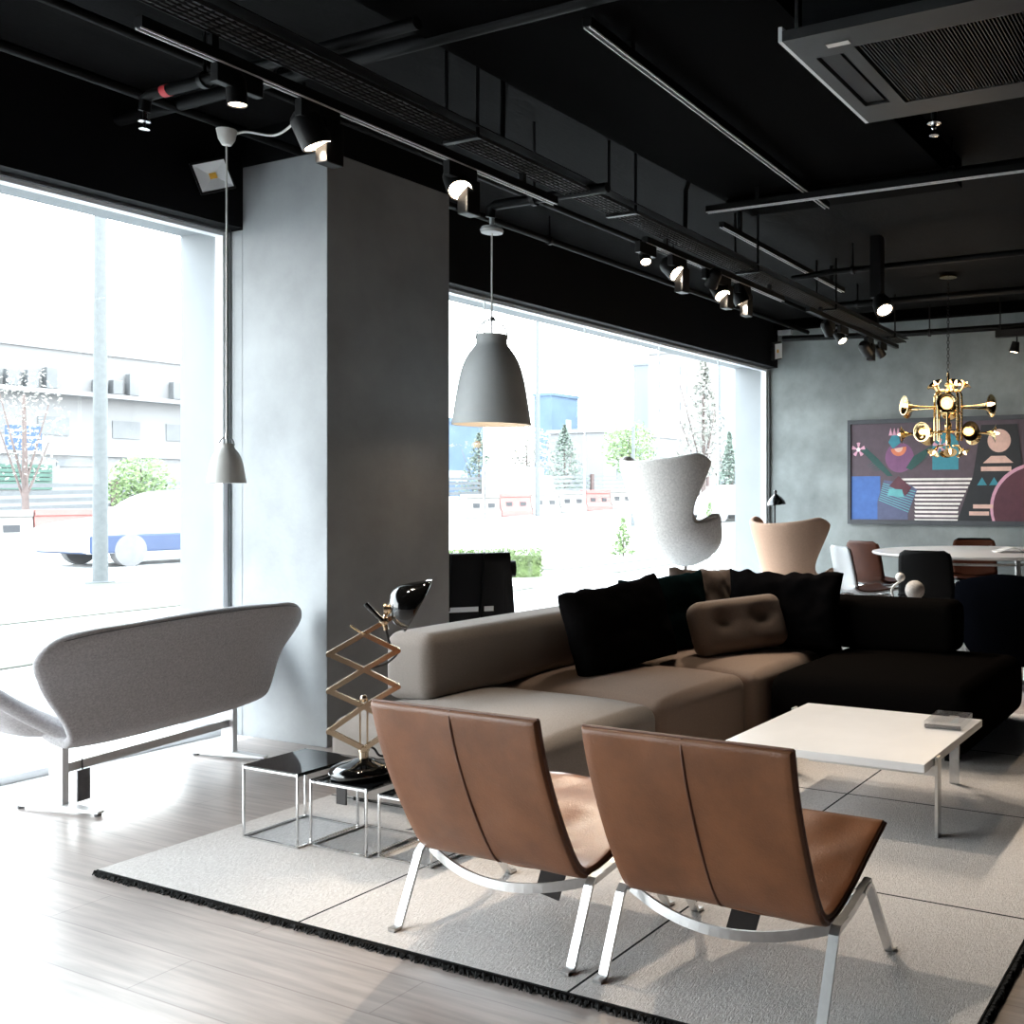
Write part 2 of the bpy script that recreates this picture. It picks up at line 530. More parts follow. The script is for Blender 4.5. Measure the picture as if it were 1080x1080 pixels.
    def build(s, name, mats, parent=None, smooth=35, bevel=0.0, subsurf=0, solid=0.0, merge=True, loc=None, rz=0.0, soff=0.0):
        me = bpy.data.meshes.new(name)
        bm = bmesh.new()
        bv = [bm.verts.new(v) for v in s.v]
        for f, mi in zip(s.f, s.mi):
            try:
                fc = bm.faces.new([bv[i] for i in f])
                fc.material_index = mi
            except ValueError:
                pass
        if merge:
            bmesh.ops.remove_doubles(bm, verts=bm.verts, dist=1e-5)
        bmesh.ops.recalc_face_normals(bm, faces=bm.faces)
        bm.to_mesh(me)
        bm.free()
        for mt in (mats if isinstance(mats, (list, tuple)) else [mats]):
            me.materials.append(M[mt] if isinstance(mt, str) else mt)
        if smooth:
            for p in me.polygons:
                p.use_smooth = True
            if smooth < 180:
                me.set_sharp_from_angle(angle=R(smooth))
        o = bpy.data.objects.new(name, me)
        C.objects.link(o)
        if parent is not None:
            o.parent = parent
        if loc is not None:
            o.location = loc
        if rz:
            o.rotation_euler.z = rz
        if solid:
            md = o.modifiers.new('thickness', 'SOLIDIFY')
            md.thickness = solid
            md.offset = soff
        if bevel:
            md = o.modifiers.new('bevel', 'BEVEL')
            md.width = bevel
            md.segments = 2
            md.limit_method = 'ANGLE'
        if subsurf:
            md = o.modifiers.new('subdivision', 'SUBSURF')
            md.levels = subsurf
            md.render_levels = subsurf
        return o


def thing(name, label, cat, loc=(0, 0, 0), rz=0.0, group=None):
    o = bpy.data.objects.new(name, None)
    o.empty_display_size = 0.1
    C.objects.link(o)
    o.location = loc
    o.rotation_euler = (0, 0, rz)
    o['label'] = label
    o['category'] = cat
    if group:
        o['group'] = group
    return o


def tag(o, label, cat, group=None, kind=None):
    o['label'] = label
    o['category'] = cat
    if group:
        o['group'] = group
    if kind:
        o['kind'] = kind
    return o


def struct(o, label=None):
    o['kind'] = 'structure'
    return o


def lbl(o, text):
    o['label'] = text
    return o


def arc(cx, cy, r, a0, a1, n):
    return [(cx + r * math.cos(a0 + (a1 - a0) * i / n), cy + r * math.sin(a0 + (a1 - a0) * i / n)) for i in range(n + 1)]


def smooth_path(pts, n=6):
    """Catmull-Rom through the points"""
    P = [Vector(p) for p in pts]
    out = []
    for i in range(len(P) - 1):
        p0 = P[max(i - 1, 0)]
        p1, p2 = P[i], P[i + 1]
        p3 = P[min(i + 2, len(P) - 1)]
        for k in range(n):
            t = k / n
            out.append(0.5 * ((2 * p1) + (p2 - p0) * t + (2 * p0 - 5 * p1 + 4 * p2 - p3) * t * t + (3 * p1 - p0 - 3 * p2 + p3) * t ** 3))
    out.append(P[-1])
    return out


def interp(tab, x):
    """tab: list of (x, a, b, ...) sorted; smooth-ish interpolation"""
    if x <= tab[0][0]:
        return tab[0][1:]
    for i in range(len(tab) - 1):
        a, b = tab[i], tab[i + 1]
        if x <= b[0]:
            t = (x - a[0]) / (b[0] - a[0])
            return tuple(p + (q - p) * t for p, q in zip(a[1:], b[1:]))
    return tab[-1][1:]


def sstep(x, a, b):
    t = max(0.0, min(1.0, (x - a) / (b - a)))
    return t * t * (3 - 2 * t)


# ================================================================== THE ROOM
XB, YW = 10.11, 4.95          # back wall, window glass
CZ = 3.15                     # ceiling
X0, Y0 = -4.0, -5.0

struct(MB().b2((X0, Y0, -0.12), (XB, 4.72, 0.0)).build('floor', 'wood_floor', smooth=0))
struct(MB().b2((X0, 4.72, -0.12), (XB, 5.31, -0.001)).build('trim_1', 'table_white', smooth=0))          # pale stone ledge below the glass
struct(MB().b2((X0, Y0, CZ), (XB, 5.31, CZ + 0.15)).build('ceiling', 'ceiling', smooth=0))
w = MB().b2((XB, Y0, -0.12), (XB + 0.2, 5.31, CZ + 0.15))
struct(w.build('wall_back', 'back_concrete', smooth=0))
struct(MB().b2((X0 - 0.2, Y0, -0.12), (X0, 5.31, CZ + 0.15)).build('wall_near', 'dark_wall', smooth=0))
struct(MB().b2((X0 - 0.2, Y0 - 0.2, -0.12), (XB + 0.2, Y0, CZ + 0.15)).build('wall_right', 'dark_wall', smooth=0))
# column and the strips of wall outside the glass
struct(MB().b2((3.605, 4.188, 0), (4.449, 4.81, 2.965)).b2((3.605, 4.81, 0), (4.449, 4.95, 2.64)).build('wall_column', 'concrete', smooth=0, bevel=0.004))
struct(MB().b2((3.60, 4.183, 2.965), (4.454, 4.81, CZ)).build('trim_2', 'black_paint', smooth=0))
struct(MB().b2((3.605, 4.951, 0), (4.449, 5.31, 2.70)).build('trim_3', 'exterior_white', smooth=0))
struct(MB().b2((10.06, 4.951, 0), (XB - 0.001, 5.31, 2.70)).build('trim_4', 'exterior_white', smooth=0))
# black fascia above the windows, white lintel outside
struct(MB().b2((X0, 4.81, 2.648), (XB - 0.001, 4.95, CZ - 0.001)).build('trim_5', 'black_paint', smooth=0))
struct(MB().b2((X0, 4.951, 2.66), (XB - 0.001, 5.31, CZ - 0.001)).build('trim_6', 'exterior_white', smooth=0))
# black band at the head of the back wall
struct(MB().b2((XB - 0.12, Y0 + 0.001, 3.05), (XB - 0.001, 4.80, CZ - 0.001)).build('trim_7', 'deep_black', smooth=0))
# deep ceiling beam
struct(MB().b2((X0, 1.55, 2.99), (5.68, 2.88, CZ - 0.001)).build('trim_8', 'deep_black', smooth=0))


def window(n, x0, x1, joints):
    fr = MB()
    for z0, z1 in ((0.0, 0.035), (2.612, 2.647)):
        fr.b2((x0, 4.915, z0), (x1, 4.975, z1))
    fr.b2((x0, 4.915, 0.035), (x0 + 0.035, 4.975, 2.612))
    fr.b2((x1 - 0.035, 4.915, 0.035), (x1, 4.975, 2.612))
    f = struct(fr.build('window_%d' % n, 'frame_white', smooth=0))
    d = MB()
    d.b2((x0 + 0.002, 4.893, 2.632), (x1 - 0.002, 4.914, 2.6475))
    if n == 1:
        d.b2((x1 - 0.006, 4.893, 0.0), (x1 - 0.0005, 4.914, 2.632))
    else:
        d.b2((x1 - 0.004, 4.893, 0.0), (x1 + 0.035, 4.914, 2.632))
    struct(d.build('window_gasket', 'frame_dark', f, smooth=0))
    xs = [x0 + 0.035] + joints + [x1 - 0.035]
    for a, b in zip(xs, xs[1:]):
        struct(MB().b2((a + 0.004, 4.944, 0.035), (b - 0.004, 4.954, 2.612)).build('pane', 'glass', f, smooth=0))
    for j in joints:
        struct(MB().b2((j - 0.003, 4.942, 0.035), (j + 0.003, 4.956, 2.612)).build('joint', 'joint', f, smooth=0))


window(1, X0 + 0.005, 3.604, [-1.0, 1.2])
window(2, 4.45, 10.07, [5.60, 6.78, 7.90, 9.01])

# ================================================================== CEILING SERVICES
def hanger(mb, x, y, z0, drop=0.0):
    mb.tube([(x, y, CZ), (x, y, z0)], 0.006, 6)


# long cable tray, hung along the spotlights
def tray_y(x):
    return 3.01 + 0.034 * (x - 2.5)


t = thing('cable_tray', 'long black perforated cable tray hung over the row of spotlights', 'cable tray', (1.2, 0, 2.755))
tr = MB()
holes = []
xs = 0.0
L = 8.4
# perforated bottom: strips and rungs leaving open slots
nr = 6
wt = 0.15
for i in range(nr + 1):
    y = -wt / 2 + wt * i / nr
    p0 = (0, tray_y(1.2) + y, 0)
    p1 = (L, tray_y(1.2 + L) + y, 0)
    tr.bar(p0, p1, 0.002, 0.016, up=(0, 0, 1))
k = 0.0
while k < L:
    tr.b2((k, tray_y(1.2 + k) - wt / 2, -0.0015), (k + 0.022, tray_y(1.2 + k) + wt / 2, 0.0015))
    k += 0.038
tr.build('perforated_base', 'tray_metal', t, smooth=0, merge=False)
for sgn in (-1, 1):
    s_ = MB()
    s_.bar((0, tray_y(1.2) + sgn * wt / 2, 0.03), (L, tray_y(1.2 + L) + sgn * wt / 2, 0.03), 0.06, 0.004, up=(0, 0, 1))
    s_.f and s_.build('side_flange', 'black_metal', t, smooth=0)
for x in (1.6, 3.3, 4.55, 6.1, 7.6, 9.2):
    h = MB()
    y = tray_y(x)
    for sgn in (-1, 1):
        h.tube([(x - 1.2, y + sgn * 0.085, CZ - 2.755), (x - 1.2, y + sgn * 0.085, -0.012)], 0.008, 6)
    h.box((x - 1.2, y, -0.012), (0.025, 0.19, 0.012))
    h.build('hanger', 'black_metal', t, smooth=30)

# lighting tracks (window light on the lower edges coloured in as white strips)
def track(x0, x1, y0, y1, z, label, strip=True):
    t = thing('light_track', label, 'light track', (x0, y0, z))
    dx, dy = x1 - x0, y1 - y0
    MB().bar((0, 0, 0), (dx, dy, 0), 0.036, 0.034).build('rail', 'black_metal', t, smooth=0)
    a = MB()
    if strip:
        n = Vector((-dy, dx, 0)).normalized()
        for s in (-1, 1):
            o = n * 0.012 * s
            a.bar((o.x, o.y, -0.0185), (dx + o.x, dy + o.y, -0.0185), 0.004, 0.007)
        lbl(a.build('lit_edge_strip', 'track_edge_light', t, smooth=0), 'white strip standing for window light on the rail edge')
    for k in (0.12, 0.88):
        MB().b2((dx * k - 0.012, dy * k - 0.012, 0.016), (dx * k + 0.012, dy * k + 0.012, CZ - z if z > 2.8 else 0.058)).build('bracket', 'black_metal', t, smooth=0)
    return t


track(1.95, 4.02, 3.07, 3.11, 2.685, 'long light track above the grey column, carrying the three nearest spotlights')
track(4.85, 6.75, 3.13, 3.17, 2.685, 'light track carrying the cluster of lit spotlights by the far window')
track(7.2, 9.4, 3.17, 3.20, 2.685, 'light track near the painting wall, carrying small dark spotlights', strip=False)
track(3.0, 5.5, 2.18, 2.30, 2.94, 'thin track with a bright edge high under the dark beam')
track(5.8, 8.1, 3.16, 3.24, 3.0, 'thin black track high between the spotlight cluster and the chandelier')
track(5.15, 5.2, 2.9, 0.2, 2.90, 'black track running across the ceiling beside the air conditioner')


# track spotlights
def spot(x, y, z, kind, aim, label, on=True, power=35.0, box=True, col=(1.0, 0.85, 0.68), blend=0.6, ang=70, dy=0.0):
    """z = centre of the lamp face; aim = direction of light"""
    t = thing('track_spotlight', label, 'spotlight', (x, y, 2.662 if z < 2.66 else z + 0.1), 0, 'ceiling spotlights')
    base = Vector(t.location)
    face = Vector((x + dy, y, z)) - base
    a = Vector(aim).normalized()
    r, ln = (0.032, 0.10) if kind == 'small' else ((0.056, 0.12) if kind == 'large' else (0.042, 0.11))
    back = face - a * ln
    MB().b2((-0.085, -0.018, -0.062), (0.085, 0.018, 0.0)).build('adapter', 'black_metal', t, smooth=0, bevel=0.003)
    if kind == 'large':
        MB().b2((0.012, -0.03, -0.20), (0.09, 0.03, -0.05)).build('driver_box', 'black_metal', t, smooth=0, bevel=0.004)
        MB().tube([(-0.01, 0, -0.06), (back.x * .4, 0, back.z * .6), tuple(back + a * 0.03)], 0.010, 8).build('arm', 'black_metal', t)
    else:
        MB().tube([(-0.03, 0, -0.06), (back.x - .0, back.y, back.z * .55), tuple(back + a * 0.02)], 0.006, 8).build('arm', 'black_metal', t)
    fm = frame_to(back, face)
    hd = MB().lathe([(0, -0.012), (r * 0.55, -0.012), (r * 0.9, 0.006), (r, 0.02), (r, ln), (r * 0.9, ln), (r * 0.86, ln - 0.012), (0, ln - 0.012)], 24, fm)
    h = hd.build('lamp_head', 'black_metal', t)
    lm = 'lens' if on else 'reflector'
    l = MB().lathe([(0, ln - 0.004), (r * 0.84, ln - 0.004), (r * 0.86, ln - 0.012), (0, ln - 0.012)], 24, fm)
    lo = l.build('lens', lm, h)
    if on:
        lbl(lo, 'glowing warm lamp face')
        d = bpy.data.lights.new('spot_beam', 'SPOT')
        d.energy = power
        d.color = col
        d.spot_size = R(ang)
        d.spot_blend = blend
        d.shadow_soft_size = 0.03
        o = bpy.data.objects.new('spot_beam', d)
        C.objects.link(o)
        o.parent = t
        o.location = face + a * 0.02
        o.rotation_euler = a.to_track_quat('-Z', 'Y').to_euler()
    return t


spot(2.29, 3.08, 2.55, 'small', (0.05, -0.05, -1), 'small cylindrical spotlight nearest the front of the ceiling, pointing straight down')
spot(2.62, 3.09, 2.515, 'large', (0.35, -0.28, -1), 'large black spotlight with a box, above the near corner of the grey column')
spot(3.36, 3.10, 2.555, 'large', (-0.30, -0.55, -0.75), 'large round lit spotlight right of the column top, its face turned to us', power=120)
spot(4.86, 3.13, 2.560, 'small', (-0.4, -0.45, -0.9), 'small lit spotlight at the left end of the cluster of five')
spot(5.22, 3.14, 2.565, 'large', (-0.1, -0.75, -0.7), 'large tilted lit spotlight, second from the left in the cluster of five', power=120)
spot(5.62, 3.14, 2.565, 'medium', (0.3, 0.55, -0.75), 'dark spotlight turned to the window in the middle of the cluster', on=False)
spot(5.80, 3.15, 2.535, 'large', (-0.25, -0.55, -0.8), 'large lit spotlight with a flared head, fourth in the cluster of five', power=120)
spot(6.10, 3.16, 2.545, 'large', (0.3, -0.35, -0.9), 'lit spotlight at the right end of the cluster of five', power=90)
spot(7.66, 3.18, 2.56, 'medium', (0.7, -0.1, -0.7), 'first small dark spotlight near the painting wall, tilted to the wall')
spot(7.95, 3.18, 2.54, 'medium', (-0.2, -0.6, -0.8), 'second small dark spotlight near the painting wall, its lit face turned left')
spot(8.60, 3.19, 2.52, 'large', (0.75, -0.2, -0.6), 'big square-boxed dark spotlight close to the painting wall', on=False)
spot(8.95, 3.19, 2.54, 'medium', (0.6, -0.3, -0.7), 'small dark spotlight just right of the square-boxed one', on=False)

# the spotlight that hangs alone in front of the rear wall, and the one above the painting
t = thing('track_spotlight', 'single round lit spotlight hanging from a dark box left of the chandelier', 'spotlight', (7.1, 2.57, CZ), 0, 'ceiling spotlights')
MB().b2((-0.045, -0.04, -0.45), (0.045, 0.04, 0)).build('drop_box', 'black_metal', t, smooth=0)
a = Vector((-0.35, -0.45, -0.8)).normalized()
f0 = Vector((-0.03, -0.03, -0.46))
hd = MB().lathe([(0, 0), (0.05, 0.0), (0.07, 0.05), (0.075, 0.12), (0.064, 0.12), (0.0, 0.105)], 24, frame_to(f0, f0 + a)).build('lamp_head', 'black_metal', t)
lbl(MB().lathe([(0, 0.118), (0.06, 0.118), (0.06, 0.106), (0, 0.106)], 24, frame_to(f0, f0 + a)).build('lens', 'lens', hd), 'glowing warm lamp face')
d = bpy.data.lights.new('spot_beam', 'SPOT')
d.energy = 60
d.color = (1.0, 0.78, 0.55)
d.spot_size = R(80)
d.spot_blend = 0.6
o = bpy.data.objects.new('spot_beam', d)
C.objects.link(o)
o.parent = t
o.location = f0 + a * 0.15
o.rotation_euler = a.to_track_quat('-Z', 'Y').to_euler()

t = thing('track_spotlight', 'small lit spotlight hanging from the pipe above the painting', 'spotlight', (9.75, 2.19, 2.83), 0, 'ceiling spotlights')
MB().b2((-0.03, -0.14, -0.07), (0.03, 0.14, 0)).build('adapter', 'black_metal', t, smooth=0)
MB().tube([(0, -0.06, -0.06), (0, -0.06, -0.14)], 0.008, 8).build('arm', 'black_metal', t)
hd = MB().lathe([(0, 0.0), (0.035, 0.0), (0.05, -0.10), (0.042, -0.10), (0, -0.09)], 20, T(0, -0.05, -0.12) @ RX(R(10))).build('lamp_head', 'black_metal', t)
lbl(MB().lathe([(0, -0.098), (0.042, -0.098), (0.042, -0.09), (0, -0.09)], 20, T(0, -0.05, -0.12) @ RX(R(10))).build('lens', 'lens', hd), 'glowing warm lamp face')


# pipes
M['pipe_black'] = mat('pipe_black', (0.002, 0.002, 0.0022), 0.6, spec=0.12, var=0.1, vscale=8)


def pipe(pts, r, label, mats='pipe_black', hang=(), red=None, smoothn=0):
    t = thing('ceiling_pipe', label, 'pipe', pts[0])
    p0 = Vector(pts[0])
    loc = [Vector(p) - p0 for p in pts]
    MB().tube(loc, r, 12).build('pipe', mats, t)
    for (x, y, z) in hang:
        h = MB().tube([(x - p0.x, y - p0.y, z - p0.z), (x - p0.x, y - p0.y, CZ - p0.z)], 0.007, 6)
        h.lathe([(r + 0.004, -0.012), (r + 0.010, -0.012), (r + 0.010, 0.012), (r + 0.004, 0.012)], 14,
                T(x - p0.x, y - p0.y, z - p0.z) @ (RX(PI / 2) if abs(pts[-1][1] - pts[0][1]) > abs(pts[-1][0] - pts[0][0]) else RY(PI / 2)))
        h.build('hanger', 'black_metal', t)
    return t


pipe([(2.96, 4.80, 3.0), (2.96, Y0 + 0.01, 3.0)], 0.03, 'thick black pipe crossing the ceiling above the grey column', hang=[(2.96, 3.7, 3.0), (2.96, 1.2, 3.0)])
pipe([(5.3, 2.84, 2.955), (5.3, Y0 + 0.01, 2.955)], 0.032, 'thick black pipe crossing the ceiling behind the air conditioner', hang=[(5.3, 1.5, 2.955)])
t = pipe([(2.61, 2.6, 2.86), (2.61, 4.03, 2.86), (2.61, 4.06, 2.85), (2.61, 4.07, 2.80)], 0.022, 'sprinkler pipe with a red label above the near pendant lamp', hang=[(2.61, 3.7, 2.86)])
lbl(MB().lathe([(0.0, -0.018), (0.0235, -0.018), (0.0235, 0.018), (0, 0.018)], 14, T(0, 1.33, 0) @ RX(PI / 2)).build('pipe_label', 'red_label', t), 'red and white pipe label')
MB().lathe([(0, 0), (0.012, 0), (0.012, -0.03), (0.022, -0.035), (0.022, -0.042), (0.006, -0.045), (0.006, -0.07), (0.02, -0.072), (0, -0.075)], 14, T(0, 1.47, -0.06)).build('sprinkler_head', 'chrome', t)
t = pipe([(4.16, 2.9, 2.76), (4.16, 3.60, 2.76), (4.16, 3.63, 2.75), (4.16, 3.635, 2.70)], 0.025, 'short elbowed pipe above the large grey pendant lamp', hang=[(4.16, 3.35, 2.76)])
pipe([(9.8, 4.6, 2.91), (9.8, 3.2, 2.87), (9.8, Y0 + 0.01, 2.83)], 0.03, 'lower black pipe hung along the painting wall', hang=[(9.8, 3.0, 2.865), (9.8, 2.3, 2.85), (9.8, 1.0, 2.84)])
pipe([(X0 + 0.01, 4.38, 2.985), (9.95, 4.38, 2.985)], 0.022, 'thin black conduit running along above the windows', hang=[(1.2, 4.38, 2.985), (5.6, 4.38, 2.985), (8.1, 4.38, 2.985)])
pipe([(X0 + 0.01, 3.95, 3.06), (9.95, 4.05, 3.06)], 0.02, 'second thin conduit tight under the slab, inside the window pipe', hang=[(3.3, 3.98, 3.06), (6.6, 4.01, 3.06)])
pipe([(7.2, Y0 + 0.01, 2.95), (7.2, 3.0, 2.95), (7.2, 3.3, 2.93)], 0.022, 'black pipe crossing the ceiling in front of the chandelier', hang=[(7.2, 2.8, 2.95), (7.2, 1.3, 2.95)])
pipe([(8.6, Y0 + 0.01, 2.97), (8.6, 3.6, 2.97)], 0.03, 'black pipe crossing the ceiling beside the chandelier chain', hang=[(8.6, 1.7, 2.97), (8.6, 3.3, 2.97)])
pipe([(3.55, 2.85, CZ - 0.02), (3.55, 2.98, CZ - 0.03), (3.55, 3.03, 3.08), (3.55, 3.035, 2.80)], 0.012, 'short bent conduit dropping into the tray beside the largest lit spotlight')
pipe([(4.9, 2.85, CZ - 0.02), (5.1, 2.98, CZ - 0.06), (5.13, 3.03, 3.02), (5.13, 3.035, 2.80)], 0.014, 'bent conduit dropping into the tray before the cluster of spotlights')

# sprinkler on its own near the air conditioner
t = thing('sprinkler', 'small chrome sprinkler head below the ceiling right of the air conditioner', 'sprinkler', (4.38, 1.32, CZ))
MB().tube([(0, 0, 0), (0, 0, -0.25)], 0.014, 10).build('drop_pipe', 'black_metal', t)
MB().lathe([(0, 0), (0.03, 0), (0.03, -0.008), (0.012, -0.01), (0.012, -0.03), (0.006, -0.035), (0.006, -0.06), (0.022, -0.062), (0, -0.066)], 16, T(0, 0, -0.25)).build('head', 'chrome', t)

# ceiling cassette air conditioner
t = thing('air_conditioner', 'black ceiling cassette air conditioner with ribbed grille in the top right', 'air conditioner', (3.06, 0.62, 2.75))
W = 0.82
MB().b2((0.05, 0.05, 0.03), (W - 0.05, W - 0.05, CZ - 2.75)).build('body', 'black_paint', t, smooth=0)
pn = MB()
pn.b2((0, 0, 0), (W, 0.05, 0.035)).b2((0, W - 0.05, 0), (W, W, 0.035)).b2((0, 0.05, 0), (0.06, W - 0.05, 0.035)).b2((W - 0.06, 0.05, 0), (W, W - 0.05, 0.035))
pn.b2((0.06, W - 0.20, 0), (W - 0.06, W - 0.15, 0.035))
pn.b2((0.06, 0.05, 0), (0.14, W - 0.20, 0.035)).b2((W - 0.14, 0.05, 0), (W - 0.06, W - 0.20, 0.035))
pn.b2((0.06, W - 0.15, 0), (0.17, W - 0.05, 0.035)).b2((W - 0.17, W - 0.15, 0), (W - 0.06, W - 0.05, 0.035))
M['ac_panel'] = mat('ac_panel', (0.02, 0.021, 0.022), 0.5, var=0.2, vscale=6)
pn.build('panel', 'ac_panel', t, smooth=0)
lbl(MB().b2((0.0, W, 0.0), (W, W + 0.014, 0.05)).build('lit_side_strip', 'frame_white', t, smooth=0), 'white strip standing for window light on the side edge')  # window light on the black panel's side, painted as a white strip
MB().b2((0.18, W - 0.13, 0.008), (W - 0.18, W - 0.06, 0.02)).build('louvre', 'black_metal', t, smooth=0)
g = MB()
y = 0.06
while y < W - 0.215:
    g.b2((0.145, y, 0.002), (W - 0.145, y + 0.005, 0.018))
    y += 0.012
g.b2((0.145, 0.052, 0.018), (W - 0.145, W - 0.205, 0.024))
g.build('grille', 'black_metal', t, smooth=0, merge=False)
lbl(MB().b2((0.085, W - 0.20, -0.002), (0.11, W - 0.12, 0.0)).build('rating_label', 'paper', t, smooth=0), 'small pale rating label')
hr = MB()
for px, py in ((0.05, W - 0.03), (W - 0.05, W - 0.03), (0.05, 0.03), (W - 0.05, 0.03)):
    hr.tube([(px, py, 0.03), (px, py, CZ - 2.75)], 0.006, 6)
hr.build('hanger_rods', 'satin_steel', t)

# flood lights and sensor box by the fascia
def floodlight(loc, rx, ry, rz, size, label):
    t = thing('floodlight', label, 'floodlight', loc)
    m = Euler((rx, ry, rz)).to_matrix().to_4x4()
    w_, h_ = size
    MB().box((0, 0.022, 0), (w_, 0.035, h_), m).build('housing', 'black_metal', t, smooth=0, bevel=0.003)
    a = MB()
    o_ = [(-w_ * .44, -h_ * .42), (w_ * .44, -h_ * .42), (w_ * .44, h_ * .42), (-w_ * .44, h_ * .42)]
    i_ = [(-w_ * .12, -h_ * .10), (w_ * .12, -h_ * .10), (w_ * .12, h_ * .10), (-w_ * .12, h_ * .10)]
    a.add([(x, -0.012, z) for x, z in o_] + [(x, 0.001, z) for x, z in i_], [(0, 1, 5, 4), (1, 2, 6, 5), (2, 3, 7, 6), (3, 0, 4, 7), (4, 5, 6, 7)], 0, m)
    a.build('reflector', 'frame_white', t, smooth=0)
    MB().box((0, -0.003, 0), (w_ * .2, 0.004, h_ * .18), m).build('diode', 'amber', t, smooth=0)
    MB().tube([(0, 0.03, 0), (0, 0.10, 0.03)], 0.012, 8).build('bracket', 'black_metal', t)


floodlight((3.36, 4.70, 2.838), R(14), R(-20), R(-38), (0.165, 0.155), 'square floodlight with an amber centre on the black fascia beside the white lamp cord')
floodlight((9.90, 4.71, 2.80), R(8), R(-12), R(-10), (0.15, 0.19), 'small pale square floodlight in the far corner above the window')
b = MB().b2((10.06, 4.63, 3.0), (10.11, 4.79, 3.14)).build('sensor_box', 'lamp_grey', smooth=0, bevel=0.004)
tag(b, 'small grey box high on the back wall in the corner', 'sensor')


# ------------------------------------------------------------------ pendant lamps
def pendant(loc_bottom, H, rb, label, shade_mat, inner_mat, canopy_z, canopy_kind, cord_r, cord_mat, glow=0):
    x, y, z = loc_bottom
    t = thing('pendant_lamp', label, 'pendant lamp', (x, y, z))
    # bell silhouette (fraction of radius, fraction of height)
    prof = [(1.0, 0.0), (0.965, 0.10), (0.925, 0.22), (0.875, 0.36), (0.825, 0.48), (0.76, 0.60), (0.68, 0.70), (0.58, 0.78), (0.47, 0.845), (0.41, 0.88), (0.385, 0.91), (0.375, 1.0)]
    th = rb * 0.025
    sh = MB().lathe([(r * rb, h * H) for r, h in prof] + [(0.05 * rb, H)] + [(max(r * rb - th, 0.002), h * H - th * 0.6) for r, h in prof[::-1][:-1]] + [((1 - 0.025) * rb, 0.0), (rb, 0)], 48)
    sh.build('shade', shade_mat, t, smooth=50)
    MB().lathe([(rb * 0.965 * r, h * H * 0.98 + 0.002) for r, h in prof[:8]], 40).build('inner_face', inner_mat, t, smooth=60)
    # wire bail
    pts = [(0.40 * rb * math.cos(a), 0, H * 0.95 + 0.22 * H * math.sin(a)) for a in [PI * i / 16 for i in range(17)]]
    MB().tube([tuple(RZ(R(-60)) @ Vector(p)) for p in pts], cord_r * 0.8, 8).build('bail', 'bail_steel', t)
    top = H * 1.17
    MB().cyl((0, 0, top - 0.008), (0, 0, top + 0.012), rb * 0.08, 14).build('ferrule', 'satin_steel', t)
    MB().tube([(0, 0, H), (0, 0, top), (0, 0, (top + canopy_z - z) / 2), (0, 0, canopy_z - z)], cord_r, 8).build('cord', cord_mat, t)
    MB().sphere((0, 0, H * 0.32), rb * 0.22, 16).build('bulb', 'bulb' if glow else 'paper', t)
    if glow:
        d = bpy.data.lights.new('bulb_light', 'POINT')
        d.energy = glow
        d.color = (1, 0.8, 0.6)
        d.shadow_soft_size = 0.03
        o = bpy.data.objects.new('bulb_light', d)
        C.objects.link(o)
        o.parent = t
        o.location = (0, 0, H * 0.12)
    return t


t = pendant((4.17, 3.635, 1.62), 0.47, 0.202, 'large matt grey bell-shaped pendant lamp hanging in front of the far window', 'lamp_grey', 'lamp_white', 2.625, 0, 0.0045, 'cable_white', glow=0.8)
MB().lathe([(0, 0.0), (0.055, 0.004), (0.06, 0.018), (0.05, 0.034), (0.012, 0.04), (0.012, 0.085), (0, 0.085)], 28, T(0, 0, 2.617 - 1.62)).build('ceiling_cup', 'lamp_grey', t)
t = pendant((3.20, 4.38, 1.31), 0.185, 0.085, 'small white bell-shaped pendant lamp hanging beside the grey column', 'lamp_white', 'lamp_white', 2.9, 0, 0.004, 'cable_white')
MB().lathe([(0.0, 0.0), (0.02, 0.004), (0.036, 0.03), (0.045, 0.075), (0.0, 0.076)], 28, T(0, 0, 2.888 - 1.31)).build('ceiling_cup', 'lamp_white', t)
cb = smooth_path([(0.03, -0.02, 1.64), (0.06, -0.06, 1.655), (0.10, -0.2, 1.63), (0.10, -0.33, 1.665), (0.08, -0.44, 1.70), (0.06, -0.50, 1.70), (0.08, -0.42, 1.715), (0.08, -0.36, 1.69), (0.05, -0.46, 1.665), (0.05, -0.40, 1.64)], 6)
MB().tube(cb, 0.0055, 8).build('looped_cable', 'cable_white', t)

# ================================================================== RUG
rug = thing('rug', 'large pale wool rug in seamed squares with a black fringe under the seating', 'rug', (2.067, 0.605, 0.0))
RL, RWD = 3.78, 2.868
rg = MB().b2((0, 0, 0.0005), (RL, RWD, 0.016))
ro = rg.build('pile', 'rug', rug, smooth=0)
# shift the seam grid so that lines fall on the photographed ones
fb = MB()
fb.b2((-0.005, -0.004, 0.0005), (0.0, RWD + 0.004, 0.012)).b2((0, -0.010, 0.0005), (RL, 0.0, 0.013))
fb.build('binding', 'fringe', rug, smooth=0)
fr = MB()
y = -0.004
while y < RWD:
    l = random.uniform(0.009, 0.022)
    fr.tube([(0.0, y, 0.010), (-l * 0.6, y + random.uniform(-0.004, 0.004), random.uniform(0.007, 0.014)), (-l, y + random.uniform(-0.008, 0.008), 0.003)], [0.005, 0.0045, 0.002], 5)
    y += 0.0062
x = 0.0
while x < RL:
    l = random.uniform(0.006, 0.014)
    fr.tube([(x, 0, 0.010), (x + random.uniform(-.004, .004), -l, 0.012), (x, -l - 0.006, 0.003)], [0.005, 0.0045, 0.002], 4)
    x += 0.009
fo = fr.build('fringe', 'fringe', rug, merge=False)
fo['kind'] = 'stuff'
RZ0 = 0.016

